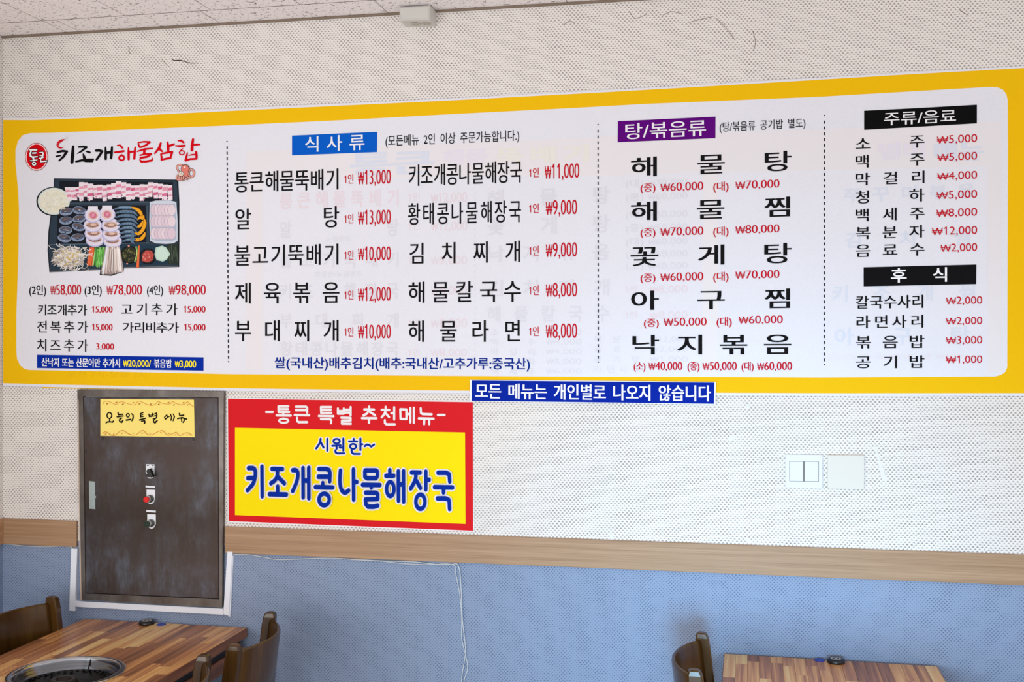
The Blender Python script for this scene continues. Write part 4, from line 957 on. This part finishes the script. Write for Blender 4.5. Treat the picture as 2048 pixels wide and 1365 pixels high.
# ================================================================== TABLES
def evalmesh(o):
    dg = bpy.context.evaluated_depsgraph_get(); return bpy.data.meshes.new_from_object(o.evaluated_get(dg))
ZTAB = 0.73
def table(origin, width, rz, label, seed, hole=None):
    R_ = random.Random(seed); LN = 1.2; TK = 0.032
    t = empty('dining_table', (origin.x, origin.y, 0), rz); tag(t, label, 'table')
    top = empty('tabletop', (0, 0, 0)); top.parent = t
    cut = None
    if hole:
        c = MB().lathe([(0.0001, -0.1), (0.160, -0.1), (0.160, 0.1), (0.0001, 0.1)], (hole[0], hole[1], ZTAB), 48).build('cutter', M_iron); c.parent = t
    ncol = 18; wcol = (width - 0.004)/ncol
    todo = []
    for i in range(ncol):
        x0 = 0.002 + i*wcol; y = -0.0 - R_.uniform(0, 0.3)*0; first = True
        y = 0.0; segs = []
        while y > -LN + 0.002:
            l = R_.uniform(0.06, 0.34) if first else R_.uniform(0.2, 0.42); first = False
            y1 = max(-LN, y - l)
            if y1 + LN < 0.08: y1 = -LN
            segs.append((y, y1)); y = y1
        for ya, yb in segs:
            hgt = ZTAB - R_.uniform(0, 0.00015)
            o = MB().box((x0+0.0002, yb+0.0002, ZTAB-0.022), (x0+wcol-0.0002, ya-0.0002, hgt), 0, 0.0003).build('stave', M_stave)
            if hole:
                nx = min(max(hole[0], x0), x0+wcol); ny = min(max(hole[1], yb), ya)
                if math.hypot(nx-hole[0], ny-hole[1]) < 0.165:
                    md = o.modifiers.new('b', 'BOOLEAN'); md.operation = 'DIFFERENCE'; md.object = c; md.solver = 'EXACT'
                    todo.append(o)
            o.parent = top
    if todo:
        bpy.context.view_layer.update()
        for o in todo:
            me = evalmesh(o); o.modifiers.clear(); o.data = me
    b = MB(); e = 0.0005
    b.box((0, -LN, ZTAB-TK), (0.002, 0, ZTAB-0.0008)); b.box((width-0.002, -LN, ZTAB-TK), (width, 0, ZTAB-0.0008)); b.box((0.002, -0.002+0, ZTAB-TK), (width-0.002, 0.0, ZTAB-0.0008)); b.box((0.002, -LN-0.0, ZTAB-TK), (width-0.002, -LN+0.0002, ZTAB-0.0008))
    b.build('edge_band', M_edge, top)
    b = MB()
    for (a0, a1) in (((0.002, -LN+0.002), (0.06, -0.003)), ((width-0.06, -LN+0.002), (width-0.002, -0.003))):
        b.box((a0[0], a0[1], ZTAB-TK+0.0), (a1[0], a1[1], ZTAB-0.0225))
    b.build('underlay', M_edge, top)
    b = MB(); z1 = ZTAB-TK-0.0005; z0 = z1-0.026
    b.box((0.012, -LN+0.03, z0), (0.037, -0.03, z1)); b.box((width-0.037, -LN+0.03, z0), (width-0.012, -0.03, z1)); b.box((0.037, -0.055, z0), (width-0.037, -0.03, z1)); b.box((0.037, -LN+0.03, z0), (width-0.037, -LN+0.055, z1))
    b.build('steel_apron', M_iron, t)
    b = MB(); zb = z0-0.0505; za = z0-0.0005
    b.box((0.006, -LN+0.02, zb), (0.030, -0.02, za)); b.box((width-0.030, -LN+0.02, zb), (width-0.006, -0.02, za)); b.box((0.030, -0.044, zb), (width-0.030, -0.02, za)); b.box((0.030, -LN+0.02, zb), (width-0.030, -LN+0.044, za))
    b.build('wooden_apron', M_edge, t); z0 = zb
    for lx in (0.012, width-0.052):
        for ly in (-0.07, -LN+0.03):
            MB().box((lx, ly, 0), (lx+0.04, ly+0.04, z0-0.0005), 0, 0.003).build('leg', M_iron, t)
    if hole:
        hx, hy = hole
        MB().box((hx-0.13, hy-0.20, 0.49), (hx+0.13, hy+0.20, ZTAB-0.082), 0, 0.002).build('burner_box', M_edge, t)
        bpy.data.objects.remove(c)
    return t
a = W(172, 1237); b_ = W(497, 1257)
w1 = b_.x - a.x
cen = P(133, 1347, ZTAB)
t1 = table(Vector((a.x, -0.012, 0)), w1, 0.0, 'striped wooden table with a round steel grill pit, against the wall on the left', 5, (cen.x - a.x, cen.y + 0.012))
a2 = W(1448, 1305); b2 = W(1872, 1329)
t2 = table(Vector((a2.x, -0.012, 0)), b2.x - a2.x, math.radians(-1.0), 'striped wooden table with no pit in view, against the blue wall on the right', 12)
# grill pit
gr = empty('grill_pit', (cen.x, cen.y, ZTAB)); tag(gr, 'round polished steel grill pit sunk in the left table', 'grill')
MB().lathe([(0.1585, -0.004), (0.1675, 0.0006), (0.168, 0.002), (0.1665, 0.0036), (0.160, 0.0048), (0.153, 0.0046), (0.1495, 0.0026), (0.1475, -0.003)], (0, 0, 0), 64).build('rim', M_chrome, gr, True)
MB().lathe([(0.1475, -0.003), (0.146, -0.009), (0.1435, -0.0112), (0.1425, -0.0118), (0.1405, -0.018), (0.137, -0.0202), (0.136, -0.021), (0.133, -0.028)], (0, 0, 0), 64).build('inner_rings', mat('smoked_steel', (128, 132, 138), 0.18, 1.0), gr, True)
MB().lathe([(0.133, -0.028), (0.124, -0.055), (0.100, -0.068), (0.0001, -0.070)], (0, 0, 0), 48).build('pan', mat('charred_pan', (8, 11, 13), 0.3, 0.0, 0.4), gr, True)
MB().lathe([(0.030, -0.068), (0.039, -0.040), (0.040, -0.020), (0.037, -0.016), (0.024, -0.016), (0.020, -0.020), (0.012, -0.034), (0.0001, -0.036)], (-0.005, -0.005, 0), 32).build('burner_head', mat('cast_burner', (44, 38, 36), 0.4, 0.6), gr, True)
mb = MB()
for k in range(46):
    t0 = 2*math.pi*k/46; r0, r1 = 0.1285, 0.116 + 0.005*((k*7) % 3)
    mb.tube([(r0*math.cos(t0), r0*math.sin(t0), -0.030), (r1*math.cos(t0), r1*math.sin(t0), -0.033)], [0.0048, 0.003], 5)
mb.build('charred_ring', mat('char_black', (12, 12, 13), 0.7), gr)
for ang in (95,):
    t0 = math.radians(ang); MB().tube([(0.150*math.cos(t0), 0.150*math.sin(t0), -0.001), (0.140*math.cos(t0), 0.140*math.sin(t0), -0.012), (0.128*math.cos(t0), 0.128*math.sin(t0), -0.034)], 0.0018, 8).build('clip', mat('dark_clip', (60, 54, 50), 0.4, 0.8), gr)
# call buttons and blue discs
def button(px, py, label, r=0.027):
    p = P(px, py, ZTAB); o = empty('call_button', (p.x, p.y, ZTAB)); tag(o, label, 'call button')
    MB().lathe([(0.0001, 0.0002), (r-0.001, 0.0002), (r, 0.003), (r-0.001, 0.010), (r-0.006, 0.013), (r-0.009, 0.0125), (0.0001, 0.0125)], (0, 0, 0), 32).build('housing', M_blk, o, True)
    MB().lathe([(0.0001, 0.0130), (r*0.58, 0.0128)], (0, 0, 0), 24).build('badge', mat('badge_ivory', (206, 202, 190), 0.4), o)
    MB().lathe([(0.004, 0.0132), (r*0.42, 0.0131)], (0, 0, 0), 24).build('badge_ring', mat('badge_dark', (88, 78, 66), 0.4), o)
def chip(px, py, label, r=0.016):
    p = P(px, py, ZTAB); o = MB().lathe([(0.0001, 0.0002), (r, 0.0002), (r, 0.0020), (r-0.0006, 0.0026), (0.0001, 0.0026)], (0, 0, 0), 28).build('blue_disc', mat('blue_sticker', (26, 60, 168), 0.35)); o.location = (p.x, p.y, ZTAB)
    tag(o, label, 'disc')
button(293.5, 1249, 'round black call button at the wall end of the left table')
chip(322.5, 1250.5, 'small blue disc right of the black button on the left table')
button(1672, 1326, 'round black call button at the wall end of the right table')
chip(1639, 1321.5, 'small blue disc left of the black button on the right table')

# ================================================================== CHAIRS (front towards local +x)
def chair_parts(t):
    def px(z): return -0.2 + (0.0 if z < 0.45 else -0.038*((z-0.45)/0.39)**1.3)
    for s in (-1, 1):
        vs = []; fs = []; zs = [0.0, 0.2, 0.42, 0.55, 0.66, 0.75, 0.80, 0.826, 0.838, 0.842]
        for i, z in enumerate(zs):
            hx = 0.019 if z < 0.6 else 0.021; hy = 0.0155
            if i == len(zs)-3: hx *= 0.93; hy *= 0.98
            if i == len(zs)-2: hx *= 0.74; hy *= 0.9
            if i == len(zs)-1: hx *= 0.45; hy *= 0.6
            c = 0.004
            xx, yy = px(z) + (0.012*(1-z/0.2) * -1 if z < 0.2 else 0), s*0.19
            vs += [(xx-hx, yy-hy+c, z), (xx-hx+c, yy-hy, z), (xx+hx-c, yy-hy, z), (xx+hx, yy-hy+c, z), (xx+hx, yy+hy-c, z), (xx+hx-c, yy+hy, z), (xx-hx+c, yy+hy, z), (xx-hx, yy+hy-c, z)]
        for i in range(len(zs)-1):
            for k in range(8): fs.append((i*8+k, i*8+(k+1) % 8, i*8+8+(k+1) % 8, i*8+8+k))
        fs += [tuple(reversed(range(8))), tuple(range(len(zs)*8-8, len(zs)*8))]
        MB().add(vs, fs).build('back_post', M_chair, t)
        MB().box((0.105, s*0.19-0.017, 0), (0.14, s*0.19+0.017, 0.425), 0, 0.003).build('leg', M_chair, t)
        MB().box((-0.18, s*0.19-0.009, 0.20), (0.105, s*0.19+0.009, 0.225), 0, 0.002).build('stretcher', M_chair, t)
    n = 20; vs = []; fs = []; rows = [(0.652, 0.004), (0.656, 0.0), (0.735, 0.0), (0.812, 0.0), (0.819, 0.002), (0.822, 0.005)]
    for zi, (z, inset) in enumerate(rows):
        for side in (0, 1):
            for k in range(n+1):
                u = -1 + 2*k/n; y = u*0.178
                x = px(z) - 0.006 - 0.066*(1-u*u)**0.9
                th = 0.0065 - inset
                vs.append((x + (th if side else -th), y, z))
    w_ = 2*(n+1)
    for zi in range(len(rows)-1):
        for k in range(n):
            a = zi*w_+k; fs.append((a, a+w_, a+w_+1, a+1)); b = a+n+1; fs.append((b, b+1, b+w_+1, b+w_))
        a = zi*w_; fs.append((a, a+n+1, a+n+1+w_, a+w_)); a = zi*w_+n; fs.append((a, a+w_, a+w_+n+1, a+n+1))
    for k in range(n):
        a = (len(rows)-1)*w_+k; fs.append((a, a+n+1, a+n+2, a+1)); a = k; fs.append((a, a+1, a+n+2, a+n+1))
    MB().add(vs, fs).build('backrest', M_chair, t, True)
    MB().box((-0.172, -0.17, 0.372), (-0.15, 0.17, 0.425), 0, 0.002).build('seat_rail', M_chair, t)
    MB().box((0.112, -0.17, 0.372), (0.134, 0.17, 0.425), 0, 0.002).build('seat_rail', M_chair, t)
    MB().box((-0.176, -0.2, 0.426), (0.150, 0.2, 0.46), 0, 0.012).build('seat', M_seat, t)
def place(far, near, face, label, group, src=None, ang=None):
    A = P(far[0], far[1], 0.842); A.z = 0
    if near: B = P(near[0], near[1], 0.842); d = (Vector((A.x, A.y)) - Vector((B.x, B.y))).normalized()
    else: d = Vector((math.sin(ang), math.cos(ang)))
    M_ = Vector((A.x, A.y)) - d*0.19
    fdir = Vector((-d.y, d.x)) if face < 0 else Vector((d.y, -d.x))
    org = M_ + fdir*0.238
    rz = math.atan2(fdir.y, fdir.x)
    if src is None:
        t = empty('dining_chair'); chair_parts(t)
    else:
        t = src.copy(); COL.objects.link(t)
        for ch in src.children: c = ch.copy(); COL.objects.link(c); c.parent = t
    t.location = (org.x, org.y, 0); t.rotation_euler = (0, 0, rz)
    tag(t, label, 'chair', group); return t
GRP = 'brown wooden chairs at the tables'
c1 = place((541, 1224), (471, 1287), -1, 'brown wooden chair with curved back right of the left table, nearest the wall', GRP)
c2 = place((408, 1309), None, -1, 'brown wooden chair right of the left table, second from the wall, mostly cut off', GRP, c1, math.radians(-4))
c3 = place((104, 1193), None, 1, 'brown wooden chair left of the left table, its broad curved back facing the room', GRP, c1, 0.0)
c4 = place((1403, 1265), (1389, 1337), 1, 'brown wooden chair with curved back left of the right table', GRP, c1)
